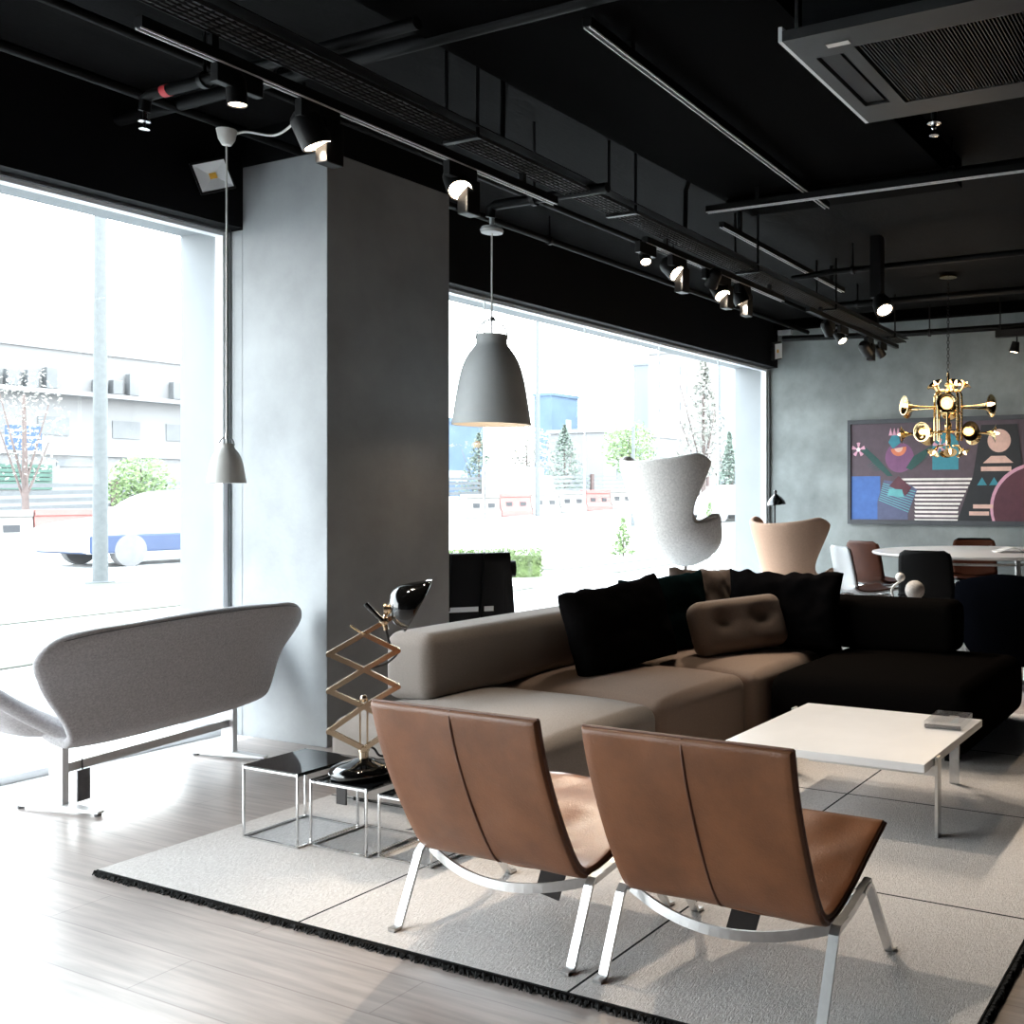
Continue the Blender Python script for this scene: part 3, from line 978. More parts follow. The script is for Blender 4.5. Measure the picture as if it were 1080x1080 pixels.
# ================================================================== LEATHER CHAIRS
def leather_chair(cy, label, seed, tag_y):
    t = thing('lounge_chair', label, 'lounge chair', (2.40, cy, RZ0), 0, 'tan leather easy chairs')
    rnd = random.Random(seed)
    # side line: (x, z) along the sheet from back top to seat front, relative to chair origin
    line = smooth_path([(-0.345, 0, 0.672), (-0.315, 0, 0.56), (-0.262, 0, 0.42), (-0.195, 0, 0.285), (-0.145, 0, 0.222), (-0.08, 0, 0.215), (0.02, 0, 0.243), (0.13, 0, 0.287), (0.262, 0, 0.338)], 5)
    n = len(line)
    hw = 0.283

    def at(v):
        k = v * (n - 1)
        i = min(int(k), n - 2)
        return line[i].lerp(line[i + 1], k - i)

    def nrm(v):
        a, b = at(max(0, v - 0.02)), at(min(1, v + 0.02))
        d = (b - a).normalized()
        return Vector((d.z, 0, -d.x)) * -1

    def half(v0, v1, name, mt, taper0=1.0, taper1=1.0):
        mb = MB()
        us = [0, .0025, .006, .01] + [i / 20 for i in range(1, 20)] + [.99, .994, .9975, 1]
        vs_ = us
        nu = nv = len(us)

        def surf(sg):
            def fn(u, v):
                u, v = us[int(round(u * (nu - 1)))], us[int(round(v * (nv - 1)))]
                vv = v0 + (v1 - v0) * v
                p = at(vv)
                nn = nrm(vv)
                x = (u * 2 - 1)
                edge = min(1.0, (1 - abs(x)) / 0.02)
                endf = min(1.0, min(v - 0, 1 - v) / 0.02 + 0.001)
                th = 0.0125 * math.sqrt(max(0.0, 1 - (1 - edge) ** 2)) * math.sqrt(max(0.0, 1 - (1 - endf) ** 2)) + 0.002
                wr = 0.0
                if name == 'seat':
                    wr = 0.010 * noise.noise(Vector((x * 2.2 + seed, vv * 12, seed))) * (1 - x * x) + 0.005 * math.sin(vv * 60 + x * 3) * max(0, 1 - abs((vv - 0.72) / 0.14)) * (1 - abs(x))
                else:
                    wr = 0.004 * noise.noise(Vector((x * 2 + seed, vv * 4, seed)))
                q = p + nn * (th * sg + wr)
                return (q.x, x * hw * (1 - 0.012 * math.sin(PI * vv)), q.z)
            return fn
        mb.grid(surf(1), nu, nv)
        mb.grid(surf(-1), nu, nv)
        # side walls are closed by merging thin rims
        return mb
    bk = half(0.0, 0.53, 'back', 'leather')
    bo = bk.build('backrest', 'leather', t, smooth=60)
    st = half(0.49, 1.0, 'seat', 'leather')
    so = st.build('seat', 'seat_leather', t, smooth=60)
    # piped edges and the centre seam
    e = MB()
    for sg in (-1, 1):
        e.tube([tuple(at(i / 40) + Vector((0, sg * hw * (1 - 0.012 * math.sin(PI * i / 40)), 0))) for i in range(0, 41)], 0.0045, 8)
    e.tube([tuple(at(0) + Vector((0, y, 0.0))) for y in (-hw, -0.1, 0.1, hw)], 0.0045, 8)
    e.tube([tuple(at(1) + Vector((0, y, 0.0))) for y in (-hw, -0.1, 0.1, hw)], 0.0045, 8)
    e.build('piping', 'leather_seam', t)
    cs = MB()
    cs.tube([tuple(at(i / 40) - nrm(i / 40) * (0.0145 * min(1, 0.3 + i / 2, 0.3 + (21 - i) / 2))) for i in range(0, 22)], 0.0042, 8)
    cs.tube([tuple(at(i / 40) + nrm(i / 40) * (0.0125 * min(1, 0.2 + i / 2, 0.2 + (19 - i) / 2))) for i in range(0, 20)], 0.003, 8)
    cs.build('centre_seam', 'leather_seam', t)
    # steel frame: two side pieces, bowed crossbars
    for sg in (-1, 1):
        ys = sg * 0.302
        f = MB()

        def strap(pts, w=0.026, h=0.009):
            # flat bar following pts, width across y
            vs, fs = [], []
            P = [Vector(p) for p in pts]
            for i, p in enumerate(P):
                a = P[max(i - 1, 0)]
                b = P[min(i + 1, len(P) - 1)]
                d = (b - a).normalized()
                nn = Vector((d.z, 0, -d.x)).normalized()
                for du, dn in ((-1, -1), (1, -1), (1, 1), (-1, 1)):
                    vs.append(p + Vector((0, du * w / 2, 0)) + nn * dn * h / 2)
            for i in range(len(P) - 1):
                for k in range(4):
                    l = (k + 1) % 4
                    fs.append((i * 4 + k, i * 4 + l, i * 4 + 4 + l, i * 4 + 4 + k))
            fs.append((0, 1, 2, 3)[::-1])
            z = (len(P) - 1) * 4
            fs.append((z, z + 1, z + 2, z + 3))
            return vs, fs
        rear = [(-0.262, ys, 0.004), (-0.235, ys, 0.006), (-0.232, ys, 0.012), (-0.155, ys, 0.195), (-0.14, ys, 0.21), (-0.12, ys, 0.213), (-0.09, ys, 0.213)]
        rl = MB()
        rl.add(*strap(rear))
        rl.build('leg', 'satin_steel', t, smooth=0)
        front = [(0.262, ys, 0.004), (0.235, ys, 0.006), (0.231, ys, 0.012), (0.085, ys, 0.226), (0.065, ys, 0.243), (0.045, ys, 0.244), (0.02, ys, 0.236)]
        fl = MB()
        fl.add(*strap(front))
        fl.build('leg', 'satin_steel', t, smooth=0)
        sd = MB()
        sd.add(*strap([(-0.135, ys, 0.204), (-0.05, ys, 0.216), (0.06, ys, 0.243), (0.075, ys, 0.247)], 0.02, 0.02))
        sd.build('side_rail', 'satin_steel', t, smooth=0)
    for x, s_, nm in ((-0.115, -1, 'rear'), (0.03, 1, 'front')):
        cbm = MB()
        pts = []
        for i in range(21):
            q = -1 + 2 * i / 20
            pts.append((x - 0.05 * (1 - q * q) * (1 if nm == 'rear' else -0.7), q * 0.295, (0.198 if nm == 'rear' else 0.215) - 0.048 * (1 - q * q)))
        for i in range(20):
            cbm.bar(pts[i], pts[i + 1], 0.026, 0.007, up=(1, 0, 0))
        lbl(cbm.build('crossbar', 'satin_steel', t, smooth=40), 'bowed steel crossbar under the seat')
    # dark swing tag under the seat
    tg = MB()
    tg.box((0, 0, -0.095), (0.004, 0.08, 0.115), T(0.05, tag_y, 0.195) @ RZ(R(12)) @ RX(R(16)))
    tg.tube([(0.05, tag_y + 0.01, 0.15), (0.05, tag_y, 0.23)], 0.0015, 6)
    lbl(tg.build('swing_tag', 'tag_dark', t, smooth=0), 'dark card tag hanging below the seat')
    return t


leather_chair(1.927, 'tan leather steel-framed easy chair on the left, beside the nesting tables', 3, -0.05)
leather_chair(1.222, 'tan leather steel-framed easy chair on the right, nearest the white coffee table', 11, 0.014)

# ================================================================== COFFEE TABLE
ct = thing('coffee_table', 'low square white marble coffee table on steel legs before the sofa', 'coffee table', (3.885, 1.485, RZ0))
MB().b2((-0.405, -0.402, 0.258), (0.405, 0.402, 0.288)).build('table_top', 'marble', ct, smooth=0, bevel=0.002)
for k in range(4):
    m = RZ(PI / 2 * k)
    lg = MB()
    lg.box((-0.28, -0.413, 0.145), (0.042, 0.012, 0.29), m)
    lg.build('leg', 'satin_steel', ct, smooth=0, bevel=0.001)
    MB().box((-0.28, -0.155, 0.236), (0.012, 0.50, 0.036), m).build('frame_bar', 'satin_steel', ct, smooth=0)
bx = thing('display_block', 'small clear square acrylic block on the far corner of the white coffee table', 'block', (4.155, 1.19, RZ0 + 0.288), R(3))
MB().b2((-0.115, -0.075, 0.0), (0.115, 0.075, 0.028)).build('block', 'acrylic', bx, smooth=0)
lbl(MB().b2((-0.113, -0.073, 0.001), (-0.10, 0.073, 0.014)).build('dark_base', 'tag_dark', bx, smooth=0), 'dark base seen through the clear block')

# ================================================================== NESTING TABLES
def cube_table(x0, x1, y0, y1, h, label):
    t = thing('nesting_table', label, 'side table', ((x0 + x1) / 2, (y0 + y1) / 2, RZ0), 0, 'nest of cube side tables')
    a, b = (x1 - x0) / 2, (y1 - y0) / 2
    s = 0.0068
    MB().b2((-a + s * .2, -b + s * .2, h - 0.004), (a - s * .2, b - s * .2, h)).build('table_top', 'black_glass', t, smooth=0)
    for sx in (-1, 1):
        for sy in (-1, 1):
            MB().box((sx * (a - s / 2), sy * (b - s / 2), h / 2), (s, s, h)).build('leg', 'chrome', t, smooth=0)
    for z, nm in ((s / 2, 'base_frame'), (h - s / 2 - 0.0045, 'top_frame')):
        fr = MB()
        for sy in (-1, 1):
            fr.box((0, sy * (b - s / 2), z), (2 * a - 2 * s, s, s))
        for sx in (-1, 1):
            fr.box((sx * (a - s / 2), 0, z), (s, 2 * b - 2 * s, s))
        fr.build(nm, 'chrome', t, smooth=0)
    return t


t1 = cube_table(2.495, 2.765, 3.045, 3.33, 0.262, 'tallest of three black-glass cube tables, farthest left with a clear top')
cube_table(2.535, 2.785, 2.757, 3.033, 0.236, 'middle black-glass cube table carrying the scissor lamp')
cube_table(2.555, 2.80, 2.485, 2.725, 0.218, 'smallest black-glass cube table, half hidden behind the left leather chair')
lbl(MB().b2((0.112, -0.10, 0.08), (0.118, -0.05, 0.235)).tube([(0.115, -0.075, 0.23), (0.125, -0.08, 0.26)], 0.002, 6).build('swing_tag', 'tag_dark', t1, smooth=0), 'dark tag hanging from the tabletop')

# ================================================================== SCISSOR LAMP
sl = thing('scissor_lamp', 'brass scissor-arm table lamp with glossy black shade on the middle cube table', 'table lamp', (2.655, 2.90, RZ0 + 0.236), R(-42))
MB().lathe([(0, 0), (0.105, 0), (0.116, 0.010), (0.118, 0.022), (0.112, 0.034), (0.085, 0.046), (0.045, 0.054), (0.03, 0.062), (0.0, 0.064)], 40).build('base', 'gloss_black', sl, smooth=60)
MB().lathe([(0, 0.06), (0.016, 0.06), (0.016, 0.085), (0.02, 0.087), (0.02, 0.095), (0, 0.096)], 20).build('socket', 'pale_brass', sl)
zc = [0.096, 0.247, 0.378, 0.505]         # crossings
zs = [0.168, 0.310, 0.440]                # side joints
hx = 0.115


def flat_arm(mb, p0, p1, y):
    mb.bar((p0[0], y, p0[1]), (p1[0], y, p1[1]), 0.017, 0.006, up=(0, 1, 0))


sc_parts = []
for k in range(3):
    for sg in (-1, 1):
        a_ = MB()
        flat_arm(a_, (0, zc[k]), (sg * hx, zs[k]), 0.007 * sg)
        flat_arm(a_, (0, zc[k]), (sg * hx, zs[k]), -0.012 * sg)
        a_.build('scissor_arm', 'pale_brass', sl, smooth=0)
        b_ = MB()
        flat_arm(b_, (sg * hx, zs[k]), (0, zc[k + 1]), -0.007 * sg)
        flat_arm(b_, (sg * hx, zs[k]), (0, zc[k + 1]), 0.012 * sg)
        b_.build('scissor_arm', 'pale_brass', sl, smooth=0)
for z in zc:
    MB().cyl((0, -0.02, z), (0, 0.02, z), 0.009, 14).build('pivot_pin', 'pale_brass', sl)
for z in zs:
    for sg in (-1, 1):
        MB().cyl((sg * hx, -0.018, z), (sg * hx, 0.018, z), 0.009, 14).build('pivot_pin', 'pale_brass', sl)
MB().bar((0.012, 0, 0.09), (0.012, 0, 0.27), 0.006, 0.006).bar((-0.012, 0, 0.09), (-0.012, 0, 0.27), 0.006, 0.006).sphere((0, 0, 0.275), 0.013, 14).build('slotted_upright', 'pale_brass', sl, smooth=30)
MB().bar((0, 0.0, 0.505), (0.098, 0.0, 0.562), 0.016, 0.009, up=(0, 1, 0)).build('upper_arm', 'pale_brass', sl, smooth=0)
MB().cyl((0, -0.02, 0.505), (-0.045, -0.02, 0.54), 0.0035, 10).build('adjusting_pin', 'pale_brass', sl)
MB().cyl((0.062, -0.02, 0.552), (0.005, -0.02, 0.615), 0.008, 14).build('handle', 'gloss_black', sl)
MB().sphere((0.068, 0, 0.548), 0.017, 16).cyl((0.068, 0, 0.548), (0.075, 0, 0.515), 0.009, 12).build('ball_joint', 'pale_brass', sl)
# shade: dome with a slanted visor mouth, axis towards local +x
ax0, ax1 = Vector((0.088, 0, 0.592)), Vector((0.20, 0, 0.600))
fm = frame_to(ax0, ax1, up=(0, 1, 0))
MB().lathe([(0, -0.022), (0.02, -0.022), (0.022, -0.012), (0.014, -0.01), (0.014, -0.004), (0.026, 0.0), (0.028, 0.018), (0, 0.018)], 24, fm).cyl((0.085, 0, 0.59), (0.062, 0, 0.548), 0.006, 10).build('lamp_holder', 'pale_brass', sl)
prof = [(0.026, 0.0), (0.048, 0.005), (0.066, 0.018), (0.078, 0.038), (0.085, 0.062), (0.088, 0.082), (0.088, 0.095)]
vis = MB()
n = 40
vs, fs = [], []
for i, (r, z) in enumerate(prof):
    for k in range(n):
        q = 2 * PI * k / n
        # mouth slants: the side turned up reaches further forward
        p = Vector((r * math.cos(q), r * math.sin(q), z))
        vs.append(p)
axis_up = (fm.to_3x3().inverted() @ Vector((0, 0, 1)))
for i in range(len(vs)):
    p = vs[i]
    f_ = (p.x * axis_up.x + p.y * axis_up.y) / 0.076
    if p.z > 0.05:
        p.z += 0.042 * f_ * (p.z - 0.05) / 0.04
for i in range(len(prof) - 1):
    for k in range(n):
        l = (k + 1) % n
        fs.append((i * n + k, i * n + l, (i + 1) * n + l, (i + 1) * n + k))
vis.add(vs, fs, 0, fm)
vis.build('shade', 'gloss_black', sl, smooth=70, solid=0.003)
MB().sphere(tuple(fm @ Vector((0, 0, 0.045))), 0.026, 16).build('bulb', 'paper', sl)
cb = smooth_path([(0.075, 0.0, 0.516), (0.09, 0.01, 0.46), (0.118, 0.02, 0.435), (0.08, 0.02, 0.395), (0.02, 0.02, 0.378), (0.0, 0.025, 0.37)], 6)
MB().tube(cb, 0.004, 8).build('upper_cable', 'cable_black', sl)
cb = smooth_path([(0.01, 0.02, 0.10), (0.035, 0.03, 0.085), (0.055, 0.03, 0.058), (0.10, 0.04, 0.052), (0.15, 0.05, 0.04), (0.205, 0.05, 0.0), (0.212, 0.055, -0.20), (0.10, 0.10, -0.247), (0.03, 0.16, -0.247)], 6)
MB().tube(cb, 0.004, 8).build('mains_cable', 'cable_black', sl)

# ================================================================== GREY SECTIONAL SOFA
sf = thing('sectional_sofa', 'grey-brown upholstered sectional sofa with low back, behind the leather chairs', 'sofa', (2.93, 2.33, RZ0))
zb = 0.022


def seat(x0, x1, y0, y1, mt, top=0.045, h=0.34):
    return MB().rbox(((x0 + x1) / 2, (y0 + y1) / 2, (zb + h) / 2), (x1 - x0, y1 - y0, h - zb), 0.06, 21, top=top, side=0.004).build('seat', mt, sf, smooth=80)


seat(0.0, 0.80, 0.0, 1.08, 'cool_lit_fabric')
seat(0.80, 1.62, 0.0, 1.08, 'warm_lit_fabric', top=0.046)
seat(1.62, 2.50, -0.04, 1.08, 'warm_lit_fabric', top=0.046)
MB().rbox((1.03, 0.935, 0.51), (1.50, 0.26, 0.29), 0.055, 18, top=0.004, side=0.006).build('backrest', 'cool_lit_fabric', sf, smooth=80)
MB().rbox((2.09, 0.935, 0.51), (0.60, 0.26, 0.29), 0.055, 18, side=0.006).build('backrest', 'warm_lit_fabric', sf, smooth=80)
for x in (0.10, 0.72, 0.90, 1.52, 1.72, 2.40):
    for y in (0.12, 0.97):
        MB().b2((x - 0.035, y - 0.03, 0.0), (x + 0.035, y + 0.03, 0.05)).build('foot', 'black_plastic', sf, smooth=0)

# black end of the sectional
bs = thing('black_sofa', 'black fabric sofa section with low back at the right end of the grey sofa', 'sofa', (4.58, 1.22, RZ0))
MB().rbox((0.595, 0.51, 0.19), (1.18, 1.02, 0.315), 0.075, 18, top=0.022, side=0.012).build('seat', 'black_fabric', bs, smooth=80)
MB().rbox((1.01, 1.05, 0.505), (0.26, 1.46, 0.29), 0.055, 18, side=0.006).build('backrest', 'black_fabric', bs, smooth=80)
MB().rbox((1.045, 1.42, 0.19), (0.20, 0.74, 0.315), 0.05, 12).build('plinth', 'black_fabric', bs, smooth=80)
for x in (0.10, 1.08):
    for y in (0.10, 0.92):
        MB().b2((x - 0.035, y - 0.03, 0.0), (x + 0.035, y + 0.03, 0.05)).build('foot', 'black_plastic', bs, smooth=0)


# ------------------------------------------------------------------ cushions
def cushion(loc, w, h, d, rx, rz, ry, mt, label, seed, wr=0.012, buttons=(), corner=0.07, name='cushion'):
    """front of the cushion looks to local -y; stands on its lower edge"""
    mb = MB()
    n = 29
    rnd = Vector((seed * 3.1, seed * 1.7, 0))

    def fn(sg):
        def g(u, v):
            a, b = u * 2 - 1, v * 2 - 1
            th = d / 2 * ((1 - a ** 4) * (1 - b ** 4)) ** 0.5
            x = w / 2 * a * (1 - corner * (1 - b * b) * abs(a))
            z = h / 2 * b * (1 - corner * (1 - a * a) * abs(b))
            e = (1 - a * a) * (1 - b * b)
            y = -sg * th
            nn = noise.noise(Vector((a * 2.3, b * 2.3, sg)) + rnd) + 0.5 * noise.noise(Vector((a * 5, b * 4, sg)) + rnd)
            y += wr * nn * min(1, e * 3)
            z += wr * 1.2 * noise.noise(Vector((a * 6, 0, 0)) + rnd) * max(0, b) ** 3
            for bx_, bz_ in buttons:
                q = ((x - bx_) ** 2 + (z - bz_) ** 2)
                y += sg * 0.026 * math.exp(-q / 0.0010)
            return (x, y, z)
        return g
    mb.grid(fn(1), n, n)
    mb.grid(fn(-1), n, n)
    o = mb.build(name, mt, smooth=180, subsurf=1)
    o.location = loc
    o.rotation_euler = Euler((rx, ry, rz), 'XYZ')
    return o


c = cushion((4.30, 2.92, 0.598), 0.76, 0.46, 0.20, R(-17), R(-6), R(-4), 'black_linen', '', 1, wr=0.018)
tag(c, 'large black cushion leaning on the grey back in the middle of the sofa', 'cushion', 'loose sofa cushions')
c = cushion((4.86, 2.99, 0.595), 0.64, 0.45, 0.15, R(-12), R(-16), R(-2), 'teal_linen', '', 2)
tag(c, 'dark teal cushion just behind the large black one', 'cushion', 'loose sofa cushions')
c = cushion((5.32, 3.02, 0.605), 0.52, 0.45, 0.14, R(-12), R(-16), R(4), 'beige_linen', '', 3, wr=0.018)
tag(c, 'beige cushion in the sofa corner between the dark teal and black ones', 'cushion', 'loose sofa cushions')
c = cushion((5.32, 2.49, 0.60), 0.70, 0.46, 0.18, R(-12), R(-78), R(0), 'black_linen', '', 4, wr=0.026)
tag(c, 'wrinkled black cushion leaning on the black sofa back', 'cushion', 'loose sofa cushions')
tb = thing('tufted_cushion', 'brown oblong cushion with two buttons lying in the sofa corner', 'cushion', (5.00, 2.62, 0.54), 0, 'loose sofa cushions')
btn = [(-0.125, 0.02), (0.125, 0.02)]
c = MB()
c.rbox((0, 0, 0), (0.60, 0.15, 0.30), 0.065, 24, side=0.004)
vs2 = []
for v in c.v:
    x, y, z = v
    if y < 0:
        for bx_, bz_ in btn:
            q = (x - bx_) ** 2 + (z - bz_) ** 2
            y += 0.050 * math.exp(-q / 0.0024)
    vs2.append((x, y, z))
c.v = vs2
o = c.build('cover', 'tuft_fabric', tb, smooth=180, subsurf=1)
for bx_, bz_ in btn:
    MB().sphere((bx_, -0.033, bz_), 0.012, 14, (1, 0.5, 1)).build('button', 'tag_dark', tb)
tb.rotation_euler = Euler((R(-22), R(-2), R(-25)), 'XYZ')

# ================================================================== SWAN SOFA
sw = thing('curved_settee', 'grey curved two-seat settee on steel T-feet by the left window', 'settee', (2.84, 4.375, 0.0), R(10.5))
hb = MB()
tab = [(0.0, 0.12, 0.290, 0.50), (0.12, -0.02, 0.266, 0.50), (0.24, -0.11, 0.272, 0.505), (0.34, -0.165, 0.312, 0.515), (0.44, -0.20, 0.375, 0.54),
       (0.56, -0.232, 0.455, 0.583), (0.68, -0.262, 0.54, 0.627), (0.80, -0.29, 0.62, 0.668), (0.90, -0.315, 0.69, 0.70), (1.0, -0.345, 0.765, 0.72)]


def back_fn(u, v):
    a = u * 2 - 1
    y, z, hw = interp(tab, v)
    s = abs(a)
    t_ = max(0.0, (v - 0.80) / 0.20)
    hw -= 0.13 * (1 - math.sqrt(max(0.0, 1 - t_ ** 2.4)))
    t_ = max(0.0, (0.30 - v) / 0.30)
    hw -= 0.08 * (1 - math.sqrt(max(0.0, 1 - min(1, t_) ** 2)))
    zt = z - (0.030 * s ** 2 + 0.02 * s ** 6) * sstep(v, 0.5, 1.0)
    yy = y + 0.10 * a * a * sstep(v, 0.25, 0.7) + 0.04 * s ** 5 * v
    zt += 0.045 * s ** 4 * (1 - sstep(v, 0.0, 0.42))
    return (a * hw, yy, zt)


hb.grid(back_fn, 41, 41)
hb.build('backrest', 'swan_fabric', sw, smooth=180, solid=0.042, subsurf=1)


def seat_fn(u, v):
    a = u * 2 - 1
    s = abs(a)
    w = 1 - v                                   # 0 at the back, 1 at the front
    y = -0.12 + 0.48 * w
    hw = 0.47 + 0.30 * sstep(w, 0.02, 0.5) - 0.07 * sstep(w, 0.75, 1.0)
    arm = sstep(s, 0.60, 1.0)
    lift = 0.30 * sstep(w, 0.05, 0.55) * (1 - 0.75 * sstep(w, 0.72, 1.0))
    z = 0.315 + 0.03 * w * w + arm * lift
    return (a * hw, y, z)


ss = MB()
ss.grid(seat_fn, 49, 25)
ss.build('seat', 'swan_fabric', sw, smooth=180, solid=0.055, subsurf=1)
st = MB()
st.tube([tuple(Vector(back_fn(0.5 + (i / 48 - 0.5) * 0.985, 0.985)) + Vector((0, -0.022, -0.004))) for i in range(49)], 0.0025, 6)
lbl(st.build('edge_stitching', 'tag_grey', sw), 'dark stitched edge along the top')
for sg in (-1, 1):
    MB().b2((sg * 0.435 - 0.014, -0.035, 0.03), (sg * 0.435 + 0.014, 0.035, 0.29)).build('post', 'white_metal', sw, smooth=0, bevel=0.002)
    ft = MB()
    ft.add([(sg * 0.435 + dx, dy, dz) for dy, dx0, h0 in ((-0.21, 0.014, 0.020), (0, 0.025, 0.036), (0.21, 0.014, 0.020)) for dx, dz in ((-dx0, 0.012), (dx0, 0.012), (dx0, h0), (-dx0, h0))],
           [(0, 1, 5, 4), (1, 2, 6, 5), (2, 3, 7, 6), (3, 0, 4, 7), (4, 5, 9, 8), (5, 6, 10, 9), (6, 7, 11, 10), (7, 4, 8, 11), (0, 3, 2, 1), (8, 9, 10, 11)])
    f_ = ft.build('foot', 'white_metal', sw, smooth=0)
    for dy in (-0.195, 0.195):
        lbl(MB().cyl((sg * 0.435, dy, 0.0), (sg * 0.435, dy, 0.014), 0.013, 14).build('glide', 'tag_grey', f_), 'dark foot glide')
MB().b2((-0.435, -0.01, 0.15), (0.435, 0.01, 0.185)).build('stretcher', 'satin_steel', sw, smooth=0)
lbl(MB().box((-0.345, -0.02, 0.085), (0.055, 0.006, 0.125)).tube([(-0.345, -0.015, 0.14), (-0.345, -0.012, 0.19)], 0.003, 6).build('swing_tag', 'tag_grey', sw, smooth=0), 'dark tag hanging from the stretcher')


# ================================================================== EGG-SHAPED CHAIRS
EGG = [  # z, U(deg), rx, ry, cy
    (0.250, 180, 0.01, 0.01, 0.03), (0.255, 180, 0.06, 0.06, 0.03), (0.280, 180, 0.125, 0.12, 0.03), (0.32, 180, 0.19, 0.185, 0.03),
    (0.37, 152, 0.255, 0.24, 0.03), (0.42, 124, 0.305, 0.285, 0.02), (0.47, 107, 0.340, 0.315, 0.01), (0.515, 99, 0.358, 0.33, 0.005),
    (0.545, 94, 0.366, 0.338, 0.005), (0.565, 70, 0.368, 0.346, 0.005), (0.63, 60, 0.380, 0.352, 0.0), (0.70, 61, 0.394, 0.358, -0.015), (0.78, 66, 0.408, 0.362, -0.03),
    (0.86, 74, 0.420, 0.366, -0.05), (0.93, 82, 0.434, 0.368, -0.07), (0.99, 88, 0.442, 0.368, -0.085), (1.03, 88, 0.446, 0.367, -0.095), (1.06, 80, 0.446, 0.366, -0.10)]


def egg(loc, rz, label, mt, inner, base_z, col, rim_mat=None, sc=1.0):
    t = thing('egg_shaped_armchair', label, 'armchair', loc, rz, 'tall egg-shaped armchairs')
    nu, rows = 49, len(EGG)

    def fn(u, v):
        i = int(round(v * (rows - 1)))
        z, U, rx, ry, cy = EGG[i]
        a = (u * 2 - 1) * R(U)
        ad = abs(math.degrees(a))
        zz = z
        if 0.40 < z < 0.56:
            zz += 0.13 * sstep(ad, 68, 96) * (1 - sstep(ad, 132, 175) * 0.9) * sstep(z, 0.40, 0.53)
            wide = 1 + 0.06 * sstep(ad, 76, 100) * sstep(z, 0.40, 0.52)
            rx *= wide
        if z > 0.8:
            zz += (z - 0.8) / 0.26 * (0.075 * (ad / 80) ** 2 - 0.07 * sstep(ad, 68, 90) * sstep(z, 0.95, 1.06))
        return (rx * math.sin(a) * sc, (cy - ry * math.cos(a)) * sc, (zz - 0.25) * sc + 0.25)
    mb = MB().grid(fn, nu, rows)
    o = mb.build('shell', mt, t, smooth=180, solid=0.045, subsurf=1)
    MB().rbox((0, 0.03, 0.43), (0.40, 0.36, 0.10), 0.045, 12, top=0.02).build('seat_cushion', mt, t, smooth=180)
    MB().cyl((0, 0.03, 0.03), (0, 0.03, 0.27), 0.018, 16).build('pedestal', 'satin_steel', t)
    for k in range(4):
        a = PI / 4 + k * PI / 2
        MB().add([(0.0, -0.02, 0.02), (0.0, 0.02, 0.02), (0.0, 0.02, 0.045), (0.0, -0.02, 0.045), (0.30, -0.012, 0.0), (0.30, 0.012, 0.0), (0.30, 0.012, 0.018), (0.30, -0.012, 0.018)],
                 [(0, 1, 5, 4), (1, 2, 6, 5), (2, 3, 7, 6), (3, 0, 4, 7), (0, 3, 2, 1), (4, 5, 6, 7)], 0, T(0, 0.03, 0) @ RZ(a)).build('leg', 'satin_steel', t, smooth=0)
    return t


egg((7.02, 4.18, 0.46), R(-18 - 90), 'white speckled wool egg-shaped armchair raised in the far window', 'egg_fabric', 'egg_fabric', 0.46, None, sc=1.0)
egg((8.22, 3.66, 0.0), R(-22 - 90), 'tan egg-shaped armchair behind the sofa, near the painting wall', 'tan_fabric', 'tan_fabric', 0.0, None, sc=0.95)
pl = thing('plinth', 'low white display plinth in the far window under the white armchair', 'plinth', (7.05, 4.25, 0))
MB().b2((-0.55, -0.5, 0.0), (0.55, 0.5, 0.46)).build('body', 'white_paint', pl, smooth=0, bevel=0.004)

# ================================================================== BLACK SLING CHAIR BY THE COLUMN
bl = thing('sling_chair', 'black leather sling chair with head roll behind the column by the window', 'lounge chair', (4.88, 4.45, 0.0), R(-40))


def sling_fn(u, v):
    a = u * 2 - 1
    z = 0.36 + 0.545 * v
    y = -0.02 - 0.20 * v
    hw = 0.30 - 0.075 * v
    return (a * hw, y + 0.02 * a * a, z)


MB().grid(sling_fn, 9, 9).build('backrest', 'black_leather', bl, smooth=180, solid=0.02)
MB().b2((-0.28, -0.02, 0.34), (0.28, 0.30, 0.37)).build('seat', 'black_leather', bl, smooth=0, bevel=0.01)
MB().cyl((-0.22, -0.10, 0.80), (0.275, -0.10, 0.80), 0.05, 24).build('head_roll', 'black_leather', bl)
for x in (-0.12, 0.067):
    MB().bar((x, -0.055, 0.40), (x, -0.245, 0.91), 0.03, 0.006, up=(1, 0, 0)).build('strap', 'black_plastic', bl, smooth=0)
for a_, b_ in (((-0.24, -0.125, 0.56), (0.05, -0.125, 0.56)), ((0.085, -0.125, 0.56), (0.14, -0.125, 0.56))):
    lbl(MB().bar(a_, b_, 0.006, 0.03, up=(0, 0, 1)).build('back_bar', 'frame_white', bl, smooth=0), 'bright steel bar across the back')
for sx in (-1, 1):
    MB().bar((sx * 0.27, -0.22, 0.0), (sx * 0.27, 0.20, 0.34), 0.03, 0.01, up=(1, 0, 0)).build('leg', 'satin_steel', bl, smooth=0)
    MB().bar((sx * 0.25, 0.28, 0.0), (sx * 0.25, -0.02, 0.34), 0.03, 0.01, up=(1, 0, 0)).build('leg', 'satin_steel', bl, smooth=0)

